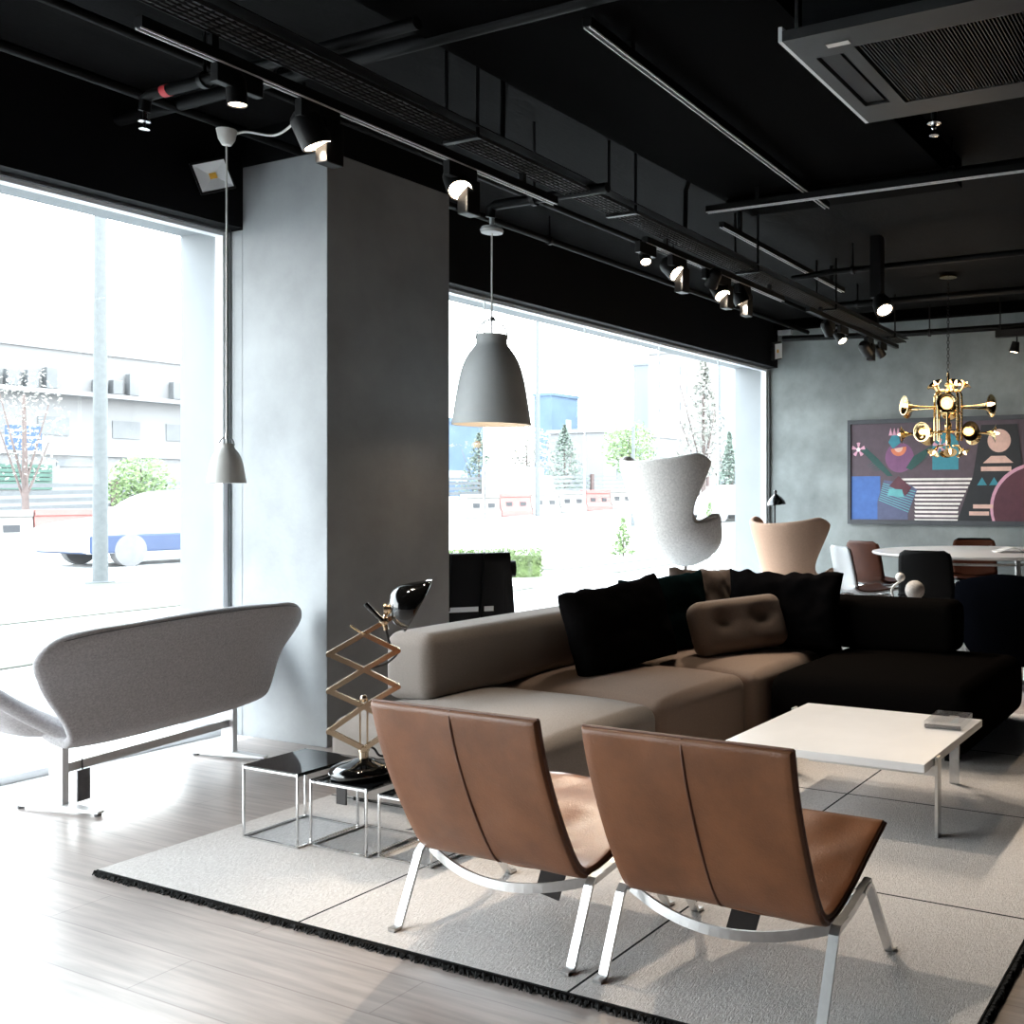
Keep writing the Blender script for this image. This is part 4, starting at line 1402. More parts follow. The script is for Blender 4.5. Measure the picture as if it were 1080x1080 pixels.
# ================================================================== NAVY TUB CHAIR AT THE RIGHT
tbk = thing('tub_armchair', 'dark navy rounded armchair behind the black sofa at the right edge', 'armchair', (6.80, 1.42, 0.0), R(15 - 90))
TUB = [(0.17, 180, 0.05, 0.05, 0.0), (0.175, 180, 0.20, 0.19, 0.0), (0.20, 180, 0.28, 0.27, 0.0), (0.26, 170, 0.33, 0.32, 0.0), (0.34, 150, 0.36, 0.34, -0.01),
       (0.42, 135, 0.375, 0.35, -0.02), (0.50, 122, 0.385, 0.355, -0.03), (0.58, 112, 0.39, 0.36, -0.04), (0.65, 96, 0.39, 0.36, -0.05), (0.69, 78, 0.387, 0.357, -0.055), (0.72, 58, 0.384, 0.354, -0.058), (0.742, 36, 0.382, 0.352, -0.06), (0.75, 12, 0.38, 0.35, -0.06)]


def tub_fn(u, v):
    i = int(round(v * (len(TUB) - 1)))
    z, U, rx, ry, cy = TUB[i]
    a = (u * 2 - 1) * R(U)
    return (rx * 1.15 * math.sin(a), cy - ry * 1.1 * math.cos(a), z)


MB().grid(tub_fn, 41, len(TUB)).build('shell', 'navy_fabric', tbk, smooth=180, solid=0.05, subsurf=1)
MB().rbox((0, 0.08, 0.36), (0.50, 0.50, 0.12), 0.05, 12, top=0.02).build('seat_cushion', 'navy_fabric', tbk, smooth=180)
MB().cyl((0, 0, 0.04), (0, 0, 0.18), 0.025, 16).build('pedestal', 'satin_steel', tbk)
for k in range(4):
    a = PI / 4 + k * PI / 2
    MB().add([(0.0, -0.02, 0.02), (0.0, 0.02, 0.02), (0.0, 0.02, 0.05), (0.0, -0.02, 0.05), (0.32, -0.015, 0.0), (0.32, 0.015, 0.0), (0.32, 0.015, 0.03), (0.32, -0.015, 0.03)],
             [(0, 1, 5, 4), (1, 2, 6, 5), (2, 3, 7, 6), (3, 0, 4, 7), (0, 3, 2, 1), (4, 5, 6, 7)], 0, RZ(a)).build('leg', 'satin_steel', tbk, smooth=0)

# ================================================================== DINING CORNER
dt = thing('dining_table', 'large round white dining table on slim steel legs before the painting', 'dining table', (8.66, 2.20, 0.0))
MB().lathe([(0, 0.752), (0.90, 0.752), (0.92, 0.758), (0.925, 0.768), (0.92, 0.778), (0.90, 0.78), (0, 0.78)], 80).build('table_top', 'table_white', dt, smooth=50)
for k in range(6):
    a = PI / 6 + k * PI / 3 + 0.2
    MB().cyl((0.62 * math.cos(a), 0.62 * math.sin(a), 0.0), (0.62 * math.cos(a), 0.62 * math.sin(a), 0.752), 0.018, 14).build('leg', 'satin_steel', dt)
MB().tube([(0.62 * math.cos(2 * PI * k / 36), 0.62 * math.sin(2 * PI * k / 36), 0.70) for k in range(36)], 0.010, 8, closed=True).build('ring_frame', 'satin_steel', dt)

CH = [(0.235, 0.455), (0.20, 0.462), (0.10, 0.452), (-0.02, 0.44), (-0.12, 0.445), (-0.18, 0.475), (-0.205, 0.53), (-0.22, 0.62), (-0.245, 0.74), (-0.265, 0.84)]


def dining_chair(x, y, face, back_mat, seat_mat, label, arms=False, sc=1.0):
    """face = direction (degrees in the room plane) that the chair looks to"""
    t = thing('dining_chair', label, 'dining chair', (x, y, 0.0), R(face - 90), 'chairs around the dining table')
    ln = smooth_path([(0, a, b) for a, b in CH], 4)
    n = len(ln)

    def fn(v0, v1, off):
        def g(u, v):
            a = u * 2 - 1
            vv = v0 + (v1 - v0) * v
            k = vv * (n - 1)
            i = min(int(k), n - 2)
            p = ln[i].lerp(ln[i + 1], k - i)
            hw = 0.20 + 0.02 * math.sin(PI * vv)
            c0 = 0.06
            # rounded corners front and top
            for e in (vv, 1 - vv):
                if e < 0.09:
                    hw -= 0.05 * (1 - math.sqrt(max(0, 1 - (1 - e / 0.09) ** 2)))
            d = 0.03 * a * a
            return (a * hw, p.y + (d if vv > 0.6 else 0) + (off if vv > 0.55 else 0), p.z + (0.02 * a * a if vv < 0.6 else 0) + (off if vv <= 0.55 else 0))
        return g
    MB().grid(fn(0.0, 1.0, 0), 15, 31).build('shell', back_mat, t, smooth=180, solid=0.014)
    if seat_mat:
        MB().grid(fn(0.03, 0.97, 0.013), 13, 31).build('upholstery', seat_mat, t, smooth=180, solid=0.01)
    for sx in (-1, 1):
        for ya, yb in ((0.17, 0.21), (-0.14, -0.20)):
            MB().tube([(sx * 0.12, ya * 0.9, 0.425), (sx * 0.17, ya, 0.42), (sx * 0.19, ya * 1.02, 0.40), (sx * 0.215, yb, 0.0)], 0.009, 10).build('leg', 'chrome', t)
    MB().tube([(-0.12, -0.13, 0.425), (0.12, -0.13, 0.425)], 0.009, 8).tube([(-0.12, 0.155, 0.43), (0.12, 0.155, 0.43)], 0.009, 8).tube([(-0.12, -0.13, 0.425), (-0.12, 0.155, 0.43)], 0.009, 8).tube([(0.12, -0.13, 0.425), (0.12, 0.155, 0.43)], 0.009, 8).build('seat_frame', 'chrome', t)
    return t


M['white_shell'] = mat('white_shell', (0.62, 0.64, 0.66), 0.3, var=0.03, vscale=6)
dining_chair(7.66, 2.32, 2, 'black_plastic', 'black_leather', 'black dining chair with its back to us in front of the round table')
dining_chair(8.05, 3.02, -45, 'white_shell', 'brown_leather', 'dining chair with a white outer shell and brown leather seat, left of the table')
dining_chair(8.97, 3.22, -25, 'brown_leather', 'brown_leather', 'brown leather dining chair behind the white-shelled one')
dining_chair(9.60, 2.48, 200, 'black_plastic', 'brown_leather', 'brown leather dining chair on the far side of the table, facing us')
dining_chair(8.15, 1.32, 60, 'black_plastic', 'black_leather', 'black dining chair cut by the right edge of the photo')
dining_chair(9.20, 1.50, 130, 'black_plastic', 'brown_leather', 'dining chair with a dark brown seat behind the table, by the right edge')

bk = thing('open_book', 'open magazine lying on the round white dining table', 'magazine', (8.62, 1.83, 0.78), R(-70))


def page(sg):
    def fn(u, v):
        return (sg * u * 0.24, (v - 0.5) * 0.30, 0.006 + 0.05 * math.sin(PI * min(1, u * 1.15)) * (0.8 if sg < 0 else 0.35) * (1 - u * 0.5))
    return fn


MB().grid(page(-1), 14, 4).build('page', 'paper', bk, smooth=180, solid=0.006)
MB().grid(page(1), 14, 4).build('page', 'paper_print', bk, smooth=180, solid=0.006)
cp = MB().lathe([(0, 0.0), (0.03, 0.0), (0.038, 0.02), (0.04, 0.06), (0.036, 0.06), (0.033, 0.02), (0, 0.006)], 24).build('cup', 'table_white')
tag(cp, 'small white cup standing on the round table beside the magazine', 'cup')
cp.location = (8.50, 1.50, 0.78)

# white ball-shaped lamp behind the black sofa
wl = thing('ball_lamp', 'white floor lamp of two balls and a hoop behind the black sofa back', 'floor lamp', (6.22, 2.00, 0.0))
MB().cyl((0, 0, 0), (0, 0, 0.02), 0.14, 28).build('base', 'table_white', wl)
MB().cyl((0, 0, 0.02), (0, 0, 0.60), 0.012, 12).build('stem', 'table_white', wl)
MB().sphere((0.0, 0.0, 0.655), 0.062, 24).build('large_ball', 'egg_fabric', wl)
MB().sphere((-0.02, 0.09, 0.735), 0.03, 20).build('small_ball', 'table_white', wl)
MB().tube(smooth_path([(0, 0.03, 0.56), (-0.02, 0.125, 0.60), (-0.03, 0.14, 0.66), (-0.02, 0.09, 0.71)], 6), 0.008, 8).build('hoop', 'table_white', wl)

# black standing lamp by the far window
ml = thing('standing_lamp', 'slim black standing lamp with a domed shade in the far corner', 'floor lamp', (9.10, 4.36, 0.0))
MB().lathe([(0, 0), (0.13, 0), (0.13, 0.012), (0.02, 0.025), (0, 0.025)], 28).build('base', 'black_metal', ml)
MB().tube([(0, 0, 0.02), (0, 0, 1.20)], 0.008, 10).build('stem', 'black_metal', ml)
lbl(MB().lathe([(0.0, 0.155), (0.012, 0.152), (0.018, 0.14), (0.016, 0.125), (0.012, 0.115), (0.03, 0.10), (0.06, 0.075), (0.085, 0.04), (0.095, 0.005), (0.09, 0.005), (0.055, 0.068), (0.0, 0.09)], 32, T(0.0, -0.02, 1.155) @ RX(R(-6))).build('shade', 'gloss_black', ml, smooth=60), 'glossy black domed shade')

# ================================================================== CHANDELIER
ch = thing('chandelier', 'brass chandelier of trumpet bells and lit bulbs hanging over the round table', 'chandelier', (8.54, 2.45, 1.70))
HC = CZ - 1.70
MB().lathe([(0, 0), (0.075, 0), (0.07, 0.02), (0.02, 0.035), (0, 0.035)], 24, T(0, 0, HC - 0.036)).build('ceiling_rose', 'brass', ch)
cn = MB()
z = 0.60
k = 0
while z < HC - 0.04:
    ring = [(0.010 * math.cos(a), 0, 0.018 * math.sin(a)) for a in [2 * PI * i / 10 for i in range(10)]]
    m = T(0, 0, z) @ RZ(PI / 2 * (k % 2))
    cn.tube([tuple(m @ Vector(p)) for p in ring], 0.0028, 5, closed=True)
    z += 0.029
    k += 1
cn.build('chain', 'black_metal', ch, merge=False)
MB().lathe([(0, -0.02), (0.02, -0.02), (0.024, 0.02), (0.018, 0.10), (0.03, 0.12), (0.03, 0.16), (0.018, 0.18), (0.018, 0.40), (0.03, 0.43), (0.012, 0.47), (0.012, 0.60), (0, 0.60)], 20).build('centre_column', 'brass', ch, smooth=50)
for k in range(8):
    a = 2 * PI * k / 8 + 0.2
    rr = 0.115
    c_, s_ = math.cos(a), math.sin(a)
    pp = smooth_path([(rr * c_, rr * s_, 0.02), (rr * c_, rr * s_, 0.18), (rr * c_, rr * s_, 0.36), (rr * c_ * 0.93, rr * s_ * 0.93, 0.42), (rr * c_ * 0.6, rr * s_ * 0.6, 0.45), (0.02 * c_, 0.02 * s_, 0.44)], 5)
    MB().tube(pp, 0.0095, 10).build('bent_pipe', 'brass', ch)
for z in (0.10, 0.26):
    MB().tube([(0.115 * math.cos(2 * PI * i / 30), 0.115 * math.sin(2 * PI * i / 30), z) for i in range(30)], 0.006, 6, closed=True).build('ring', 'brass', ch)

BELL = [(0.010, 0.0), (0.011, 0.03), (0.016, 0.06), (0.028, 0.085), (0.054, 0.105), (0.078, 0.115), (0.081, 0.118), (0.077, 0.118), (0.050, 0.108), (0.024, 0.09), (0.010, 0.065), (0, 0.06)]
BULB = [(0, 0.06), (0.008, 0.065), (0.014, 0.085), (0.0165, 0.105), (0.013, 0.125), (0.006, 0.145), (0, 0.15)]


def bell(p, d, arm_from, light=0.0, sc=1.0):
    d = Vector(d).normalized()
    p = Vector(p)
    fmx = frame_to(p, p + d) @ Matrix.Diagonal((sc, sc, sc, 1))
    m = MB().lathe(BELL, 24, fmx)
    if arm_from is not None:
        m.tube([arm_from, tuple(p + d * 0.005)], 0.007, 8)
    b = m.build('trumpet', 'brass', ch, smooth=60)
    lbl(MB().lathe(BULB, 14, fmx).build('bulb', 'bulb', b, smooth=80), 'glowing candle bulb')


def ringbells(n, rad, z, ph, tilt, sc=1.0, rad0=0.12):
    for k in range(n):
        a = ph + 2 * PI * k / n
        d = Vector((math.cos(a), math.sin(a), tilt))
        bell((rad * math.cos(a), rad * math.sin(a), z), d, (rad0 * math.cos(a), rad0 * math.sin(a), z), sc=sc)


ringbells(6, 0.30, 0.305, 0.25, 0.05)
ringbells(6, 0.28, 0.085, 0.75, -0.05)
ringbells(5, 0.10, 0.44, 0.1, 1.3, 0.7, 0.05)
ringbells(6, 0.10, -0.02, 0.4, -1.3, 0.7, 0.05)
d = bpy.data.lights.new('chandelier_glow', 'POINT')
d.energy = 14
d.color = (1, 0.75, 0.48)
d.shadow_soft_size = 0.2
o = bpy.data.objects.new('chandelier_glow', d)
C.objects.link(o)
o.parent = ch
o.location = (0, 0, 0.55)

# ================================================================== PAINTING
pt = thing('painting', 'wide framed abstract painting with blue, striped and maroon shapes on the back wall', 'painting', (XB, 3.975, 0.955))
PW, PH = 3.05, 1.09
# local frame: u runs along -y, v up, picture faces -x
PM = Matrix(((0, 0, -1, 0), (-1, 0, 0, 0), (0, 1, 0, 0), (0, 0, 0, 1)))
fr = MB()
for lo, hi in (((0, 0, 0), (PW, 0.045, 0.045)), ((0, PH - 0.045, 0), (PW, PH, 0.045)), ((0, 0.045, 0), (0.035, PH - 0.045, 0.045)), ((PW - 0.035, 0.045, 0), (PW, PH - 0.045, 0.045))):
    fr.b2(lo, hi, PM)
fr.build('frame', 'art_border', pt, smooth=0)
cv = MB()
cols = ['mauve', 'blue', 'stripe', 'purple', 'teal', 'dark', 'slate', 'green', 'flesh', 'maroon', 'pink', 'orange', 'aqua']
ix = {c: i for i, c in enumerate(cols)}
cv.b2((0.03, 0.03, 0.001), (PW - 0.03, PH - 0.03, 0.030), PM, ix['mauve'])
lay = [0]


def clip(poly):
    for ax, lim, sg in ((0, 0.036, 1), (0, PW - 0.036, -1), (1, 0.046, 1), (1, PH - 0.046, -1)):
        out = []
        for i in range(len(poly)):
            a, b = poly[i], poly[(i + 1) % len(poly)]
            ia, ib = (a[ax] - lim) * sg >= 0, (b[ax] - lim) * sg >= 0
            if ia:
                out.append(a)
            if ia != ib:
                t_ = (lim - a[ax]) / (b[ax] - a[ax])
                out.append((a[0] + (b[0] - a[0]) * t_, a[1] + (b[1] - a[1]) * t_))
        poly = out
        if not poly:
            return poly
    return poly


def shape(poly, col):
    poly = clip(poly)
    lay[0] += 1
    z = 0.030 + 0.0001 * lay[0]
    cv.add([(u, v, z) for u, v in poly], [tuple(range(len(poly)))], ix[col], PM)


def ell(cx, cy, rx, ry, n=32, a0=0.0, a1=2 * PI, rot=0.0):
    pts = []
    m = n if abs(a1 - a0) > 6.2 else n + 1
    for i in range(m):
        a = a0 + (a1 - a0) * i / n
        x, y = rx * math.cos(a), ry * math.sin(a)
        pts.append((cx + x * math.cos(rot) - y * math.sin(rot), cy + x * math.sin(rot) + y * math.cos(rot)))
    return pts


shape([(0.04, 0.05), (0.36, 0.05), (0.36, 0.50), (0.04, 0.50)], 'blue')
for i in range(11):
    y0 = 0.475 - i * 0.0415
    l = 0.58 + 0.16 * min(1, i / 3.0)
    r = 1.33 - 0.14 * min(1, i / 7.0)
    shape([(l, y0 - 0.022), (r - 0.008, y0 - 0.022), (r, y0), (l - 0.012, y0)], 'stripe')
shape([(0.33, 0.05), (0.66, 0.05), (0.66, 0.11), (0.33, 0.24)], 'slate')
shape([(0.33, 0.24), (0.66, 0.11), (0.76, 0.36), (0.66, 0.42), (0.40, 0.46)], 'slate')
for i in range(9):
    q = i / 9
    shape([(0.345 + 0.05 * q, 0.25 + 0.19 * q), (0.665 + 0.085 * q, 0.125 + 0.235 * q), (0.666 + 0.085 * q, 0.133 + 0.235 * q), (0.346 + 0.05 * q, 0.258 + 0.19 * q)], 'aqua')
shape([(0.92, 0.56), (1.19, 0.56), (1.19, 0.80)] + ell(1.055, 0.80, 0.135, 0.135, 16, 0, PI) + [(0.92, 0.80)], 'teal')
shape(ell(0.57, 0.69, 0.155, 0.155), 'purple')
shape(ell(0.56, 0.79, 0.085, 0.085, 18, PI, 2 * PI, 0.15), 'orange')
shape(ell(0.56, 0.79, 0.045, 0.045, 18, PI, 2 * PI, 0.15), 'flesh')
shape([(0.14, 0.78), (0.20, 0.80), (0.34, 0.68), (0.50, 0.50), (0.44, 0.50), (0.30, 0.62)], 'green')
shape([(0.64, 0.58), (0.72, 0.70), (0.90, 0.80), (0.93, 0.80), (0.82, 0.66), (0.70, 0.56)], 'green')
for k in range(5):
    shape([(0.20 + 0.02 * k, 0.60 - 0.012 * k), (0.30 + 0.02 * k, 0.66 - 0.02 * k), (0.305 + 0.02 * k, 0.65 - 0.02 * k)], 'green')
    shape([(0.72 + 0.03 * k, 0.56 + 0.02 * k), (0.78 + 0.03 * k, 0.66 + 0.03 * k), (0.79 + 0.03 * k, 0.655 + 0.03 * k)], 'green')
shape([(0.45, 0.85), (0.49, 0.92), (0.56, 0.92), (0.58, 0.84), (0.50, 0.78)], 'teal')
for k in range(3):
    shape([(0.455 + 0.04 * k, 0.92), (0.475 + 0.04 * k, 1.0), (0.495 + 0.04 * k, 0.92)], 'pink')
for cx, cy in ((0.12, 0.78), (1.0, 0.80)):
    for k in range(5):
        a = k * 2 * PI / 5 + 0.3
        shape([(cx, cy)] + [(cx + 0.075 * math.cos(a + s), cy + 0.075 * math.sin(a + s)) for s in (-0.28, 0, 0.28)], 'pink')
    shape(ell(cx, cy, 0.022, 0.022, 16), 'stripe')
shape([(0.46, 0.40), (0.64, 0.30), (0.70, 0.38), (0.56, 0.50)], 'maroon')
shape([(0.44, 0.30), (0.62, 0.28), (0.60, 0.36), (0.46, 0.37)], 'aqua')
# right half: a plain dark trapezium, pale discs and bars, a maroon half-moon
shape([(1.18, 0.045), (1.34, 0.50), (1.42, 1.0), (1.78, 1.0), (1.84, 0.5), (2.5, 0.4), (2.5, 0.045)], 'dark')
shape(ell(1.60, 0.84, 0.115, 0.115, 30), 'flesh')
shape([(1.44, 0.62), (1.74, 0.62), (1.66, 0.69), (1.52, 0.69)], 'flesh')
shape([(1.42, 0.54), (1.72, 0.54), (1.72, 0.585), (1.42, 0.585)], 'flesh')
shape([(1.38, 0.40), (1.48, 0.40), (1.43, 0.48)], 'teal')
shape([(1.50, 0.40), (1.60, 0.40), (1.55, 0.48)], 'teal')
shape(ell(1.98, 0.18, 0.47, 0.44, 40), 'pink')
shape(ell(1.99, 0.17, 0.45, 0.42, 40), 'maroon')
shape([(1.30, 0.10), (1.50, 0.10), (1.50, 0.14), (1.30, 0.14)], 'flesh')
shape([(1.34, 0.17), (1.54, 0.17), (1.54, 0.21), (1.34, 0.21)], 'flesh')
shape([(2.5, 0.05), (3.0, 0.05), (3.0, 0.55), (2.5, 0.55)], 'blue')
cv.build('canvas', ['art_' + c for c in cols], pt, smooth=0, merge=False)

# ================================================================== OUTDOORS
def gz(x, y):
    return -0.10 + 0.0265 * max(0.0, x - 16) * sstep(y, 12, 26)


ground = MB()


def gf(u, v):
    x = -40 + 260 * u
    y = 5.32 + 160 * v ** 1.6
    return (x, y, gz(x, y) if x < 90 else gz(90, y))


ground.grid(gf, 131, 61)
g = struct(ground.build('ground', 'paving', smooth=60))


def lawn(pts, label):
    m = MB()
    n = len(pts)
    vs = [(x, y, gz(x, y) + 0.004) for x, y in pts] + [(x, y, gz(x, y) + 0.014) for x, y in pts]
    m.add(vs, [tuple(range(n, 2 * n))] + [(i, (i + 1) % n, n + (i + 1) % n, n + i) for i in range(n)])
    o = m.build('lawn', 'grass', smooth=0)
    tag(o, label, 'grass', kind='stuff')


lawn([(-3, 8.0), (12.0, 9.6), (12.0, 10.9), (-3, 10.6)], 'near strip of pale grass outside the left window')
lawn([(-3, 11.3), (12.5, 12.2), (12.5, 16.2), (-3, 15.6)], 'wider strip of pale grass round the lamp post outside the left window')
lawn([(15.0, 11.5), (30.0, 12.0), (30.0, 12.6), (15.0, 12.5)], 'strip of grass beyond the low hedge outside the far window')


def post(x, y, r, h, label, arm=True, name='lamp_post'):
    z = gz(x, y)
    t = thing(name, label, 'lamp post', (x, y, z))
    MB().lathe([(0, 0), (r * 1.9, 0), (r * 1.9, 0.03), (r * 1.05, 0.035), (r, 0.3), (r * 0.7, h), (0, h)], 20).build('pole', 'post_grey', t)
    if arm:
        MB().tube(smooth_path([(0, 0, h), (0, -0.3, h + 0.35), (0, -1.3, h + 0.55)], 5), r * 0.5, 10).build('bracket_arm', 'post_grey', t)
        MB().rbox((0, -1.6, h + 0.56), (0.28, 0.7, 0.14), 0.06, 8).build('luminaire', 'post_grey', t)
    return t


post(9.7, 16.2, 0.105, 9.0, 'thick grey lamp post standing in the grass outside the left window')
post(34.5, 27.6, 0.10, 8.6, 'slim lamp post far outside, beyond the grey pendant lamp')
post(31.0, 20.5, 0.08, 3.6, 'short plain post far outside, above the white armchair', arm=False, name='signal_post')


def barrier(x, y, red, label):
    z = gz(x + 1, y)
    L = 1.96
    t = thing('road_barrier', label, 'road barrier', (x, y, z), math.atan2(gz(x + 2, y) - gz(x, y), 2) * 0, 'red and white plastic road barriers')
    prof = [(-0.28, 0.0), (-0.28, 0.22), (-0.20, 0.36), (-0.15, 0.80), (-0.19, 0.82), (-0.19, 0.98), (0.19, 0.98), (0.19, 0.82), (0.15, 0.80), (0.20, 0.36), (0.28, 0.22), (0.28, 0.0)]
    m = MB().prism([(p[0], p[1]) for p in prof], L, Matrix(((0, 0, 1, 0), (1, 0, 0, 0), (0, 1, 0, 0), (0, 0, 0, 1))))
    m.build('body', 'barrier_red' if red else 'barrier_white', t, smooth=0, bevel=0.01)
    for k in (0.35, 1.25):
        MB().b2((k, -0.20, 0.42), (k + 0.38, 0.20, 0.60)).build('fork_slot', 'slot_grey', t, smooth=0)
    return t


reds = {15.6: 'red road barrier right beside the lamp post outside the left window',
        33.6: 'red road barrier outside, first of two seen below the grey pendant lamp',
        39.6: 'red road barrier outside, second of two beyond the grey pendant lamp',
        43.6: 'red road barrier outside, partly hidden by the left edge of the white armchair'}
x = 11.6
i = 0
while x < 50:
    key = round(x, 1)
    if key in reds:
        barrier(x, 29.0, True, reds[key])
    else:
        if 13 < x < 15:
            lb = 'white road barrier at the left edge of the photo, left of the red one'
        elif x < 13:
            lb = 'white road barrier out of sight at the far left end of the row'
        elif x < 22:
            lb = 'white road barrier behind the passing car outside the left window'
        elif x < 31:
            lb = 'white road barrier hidden behind the grey column'
        else:
            lb = 'white road barrier beyond the far window, %s' % (
                'left of the first red one' if x < 33 else 'first after the nearer red one' if x < 37 else 'second after the nearer red one' if x < 39 else 'between the two farther red ones' if x < 43 else 'beyond the white armchair')
        if (12.5 < x < 20.5) or (31 < x < 50):
            o = barrier(x, 29.0, False, lb)
            if x >= 45 or 17 < x < 22:
                o['group'] = 'white plastic road barriers farther on' if x >= 45 else 'white barriers behind the car'
    x = round(x + 2.0, 1)

# long horizontal-rail fence behind the barriers
fe = thing('rail_fence', 'long grey horizontal-rail fence behind the road barriers', 'fence', (10, 34, 0))
for k in range(4):
    m = MB()
    z0 = 0.85 + k * 0.23
    for i in range(26):
        xa, xb = 10 + i * 2.4, 10 + i * 2.4 + 2.4
        m.add([(xa - 10, 0, gz(xa, 34) + z0), (xb - 10, 0, gz(xb, 34) + z0), (xb - 10, 0, gz(xb, 34) + z0 + 0.13), (xa - 10, 0, gz(xa, 34) + z0 + 0.13),
               (xa - 10, 0.05, gz(xa, 34) + z0), (xb - 10, 0.05, gz(xb, 34) + z0), (xb - 10, 0.05, gz(xb, 34) + z0 + 0.13), (xa - 10, 0.05, gz(xa, 34) + z0 + 0.13)],
              [(0, 1, 2, 3), (4, 7, 6, 5), (3, 2, 6, 7), (0, 4, 5, 1)])
    m.build('rail', 'fence_grey', fe, smooth=0)
for i in range(14):
    xa = 12.0 + i * 4.4
    MB().b2((xa - 10 - 0.12, -0.1, gz(xa, 34)), (xa - 10 + 0.12, -0.0, gz(xa, 34) + 1.75)).build('fence_post', 'fence_red', fe, smooth=0)


# vegetation
def foliage(mb, rnd, c, rad, n, size, shape='round'):
    for _ in range(n):
        if shape == 'cone':
            h = rnd.random() ** 1.4
            a = rnd.uniform(0, 2 * PI)
            rr = rad[0] * (1 - h) * math.sqrt(rnd.random()) + 0.02
            p = Vector((c[0] + rr * math.cos(a), c[1] + rr * math.sin(a), c[2] - rad[2] + 2 * rad[2] * h))
        elif shape == 'box':
            p = Vector((c[0] + rnd.uniform(-1, 1) * rad[0], c[1] + rnd.uniform(-1, 1) * rad[1], c[2] + rnd.uniform(-1, 1) * rad[2]))
        else:
            v = Vector((rnd.gauss(0, 1), rnd.gauss(0, 1), rnd.gauss(0, 1))).normalized() * rnd.random() ** 0.4
            p = Vector((c[0] + v.x * rad[0], c[1] + v.y * rad[1], c[2] + v.z * rad[2]))
        a = Vector((rnd.gauss(0, 1), rnd.gauss(0, 1), rnd.gauss(0, 1))).normalized()
        b = a.orthogonal().normalized()
        s = size * rnd.uniform(0.6, 1.3)
        mb.add([p - a * s * 0.5, p - b * s * 0.28, p + a * s * 0.5, p + b * s * 0.28], [(0, 1, 2, 3)])


def tree(x, y, h, rad, label, leaf='leaf', shape='round', trunk_h=None, n=900, size=0.16, seed=1, cat='tree', name='tree', group='trees outside'):
    z = gz(x, y)
    t = thing(name, label, cat, (x, y, z), 0, group)
    rnd = random.Random(seed)
    th = trunk_h if trunk_h is not None else h * 0.4
    tk = MB().tube([(0, 0, 0), (0.03 * h * 0.3, 0, th * 0.6), (0, 0, h * 0.8)], [0.03 * h ** 0.8, 0.025 * h ** 0.8, 0.008 * h], 8)
    for k in range(5):
        a = k * 2.1
        tk.tube([(0, 0, th * (0.7 + 0.08 * k)), (rad * 0.6 * math.cos(a), rad * 0.6 * math.sin(a), th + (h - th) * (0.35 + 0.1 * k))], [0.010 * h ** 0.8, 0.004 * h ** 0.8], 6)
    tk.build('trunk', 'trunk', t)
    mb = MB()
    hc = (h - th) / 2
    foliage(mb, rnd, (0, 0, th + hc), (rad, rad, hc), n, size, shape)
    f = mb.build('foliage', leaf, t, smooth=0, merge=False)
    f['kind'] = 'stuff'
    return t


tree(19.9, 31.2, 2.6, 0.95, 'round green bush right of the lamp post outside the left window', 'leaf', n=2200, size=0.15, trunk_h=0.4, seed=3)
tree(16.7, 31.4, 5.2, 1.1, 'thin pale tree at the left edge outside', 'leaf_pale', n=700, size=0.12, trunk_h=1.6, seed=5)
tree(40.1, 35.8, 3.9, 1.4, 'dark conical tree right under the grey pendant lamp', 'leaf_dark', 'cone', 0.5, 1500, 0.2, 7)
tree(47.9, 36.4, 4.6, 1.7, 'dark leafy tree beside the blue building', 'leaf_dark', 'cone', 0.8, 2000, 0.22, 8)
tree(31.2, 32.0, 3.6, 0.9, 'sparse pale tree just right of the column', 'leaf_pale', 'round', 1.0, 700, 0.18, 9)
tree(57.0, 38.0, 5.4, 1.9, 'broad pale green tree left of the white armchair', 'leaf', 'round', 1.6, 1800, 0.26, 10)
tree(41.0, 33.5, 4.4, 1.4, 'pale tree between the grey pendant lamp and the blue building', 'leaf_pale', 'round', 1.6, 1000, 0.22, 13)
tree(40.0, 21.4, 3.7, 0.75, 'dark upright tree beside the far end of the window', 'leaf_dark', 'cone', 0.5, 1500, 0.2, 11)
tree(44.0, 25.0, 7.6, 1.9, 'tall pale blossoming tree above the white armchair', 'leaf_pale', 'cone', 1.6, 1600, 0.3, 12)
tree(19.1, 12.9, 0.85, 0.28, 'small conical shrub left of the white armchair', 'leaf', 'cone', 0.05, 420, 0.1, 14, 'shrub', 'shrub', 'small shrubs outside')
tree(25.0, 14.0, 1.15, 0.28, 'small upright shrub right of the white armchair', 'leaf', 'cone', 0.05, 420, 0.1, 15, 'shrub', 'shrub', 'small shrubs outside')
he = thing('hedge', 'low clipped green hedge outside, right of the black sling chair', 'hedge', (13.2, 11.55, gz(13.2, 11.55)), R(-45))
mb = MB()
foliage(mb, random.Random(21), (0, 0, 0.24), (0.85, 0.25, 0.23), 3200, 0.06, 'box')
f = mb.build('foliage', 'leaf_hedge', he, smooth=0, merge=False)
f['kind'] = 'stuff'
MB().b2((-0.8, -0.18, 0.0), (0.8, 0.18, 0.36)).build('branches', 'leaf_hedge', he, smooth=0)
lawn([(15.0, 10.2), (20.0, 10.8), (20.0, 11.2), (15.0, 10.7)], 'thin planted verge behind the low hedge outside')


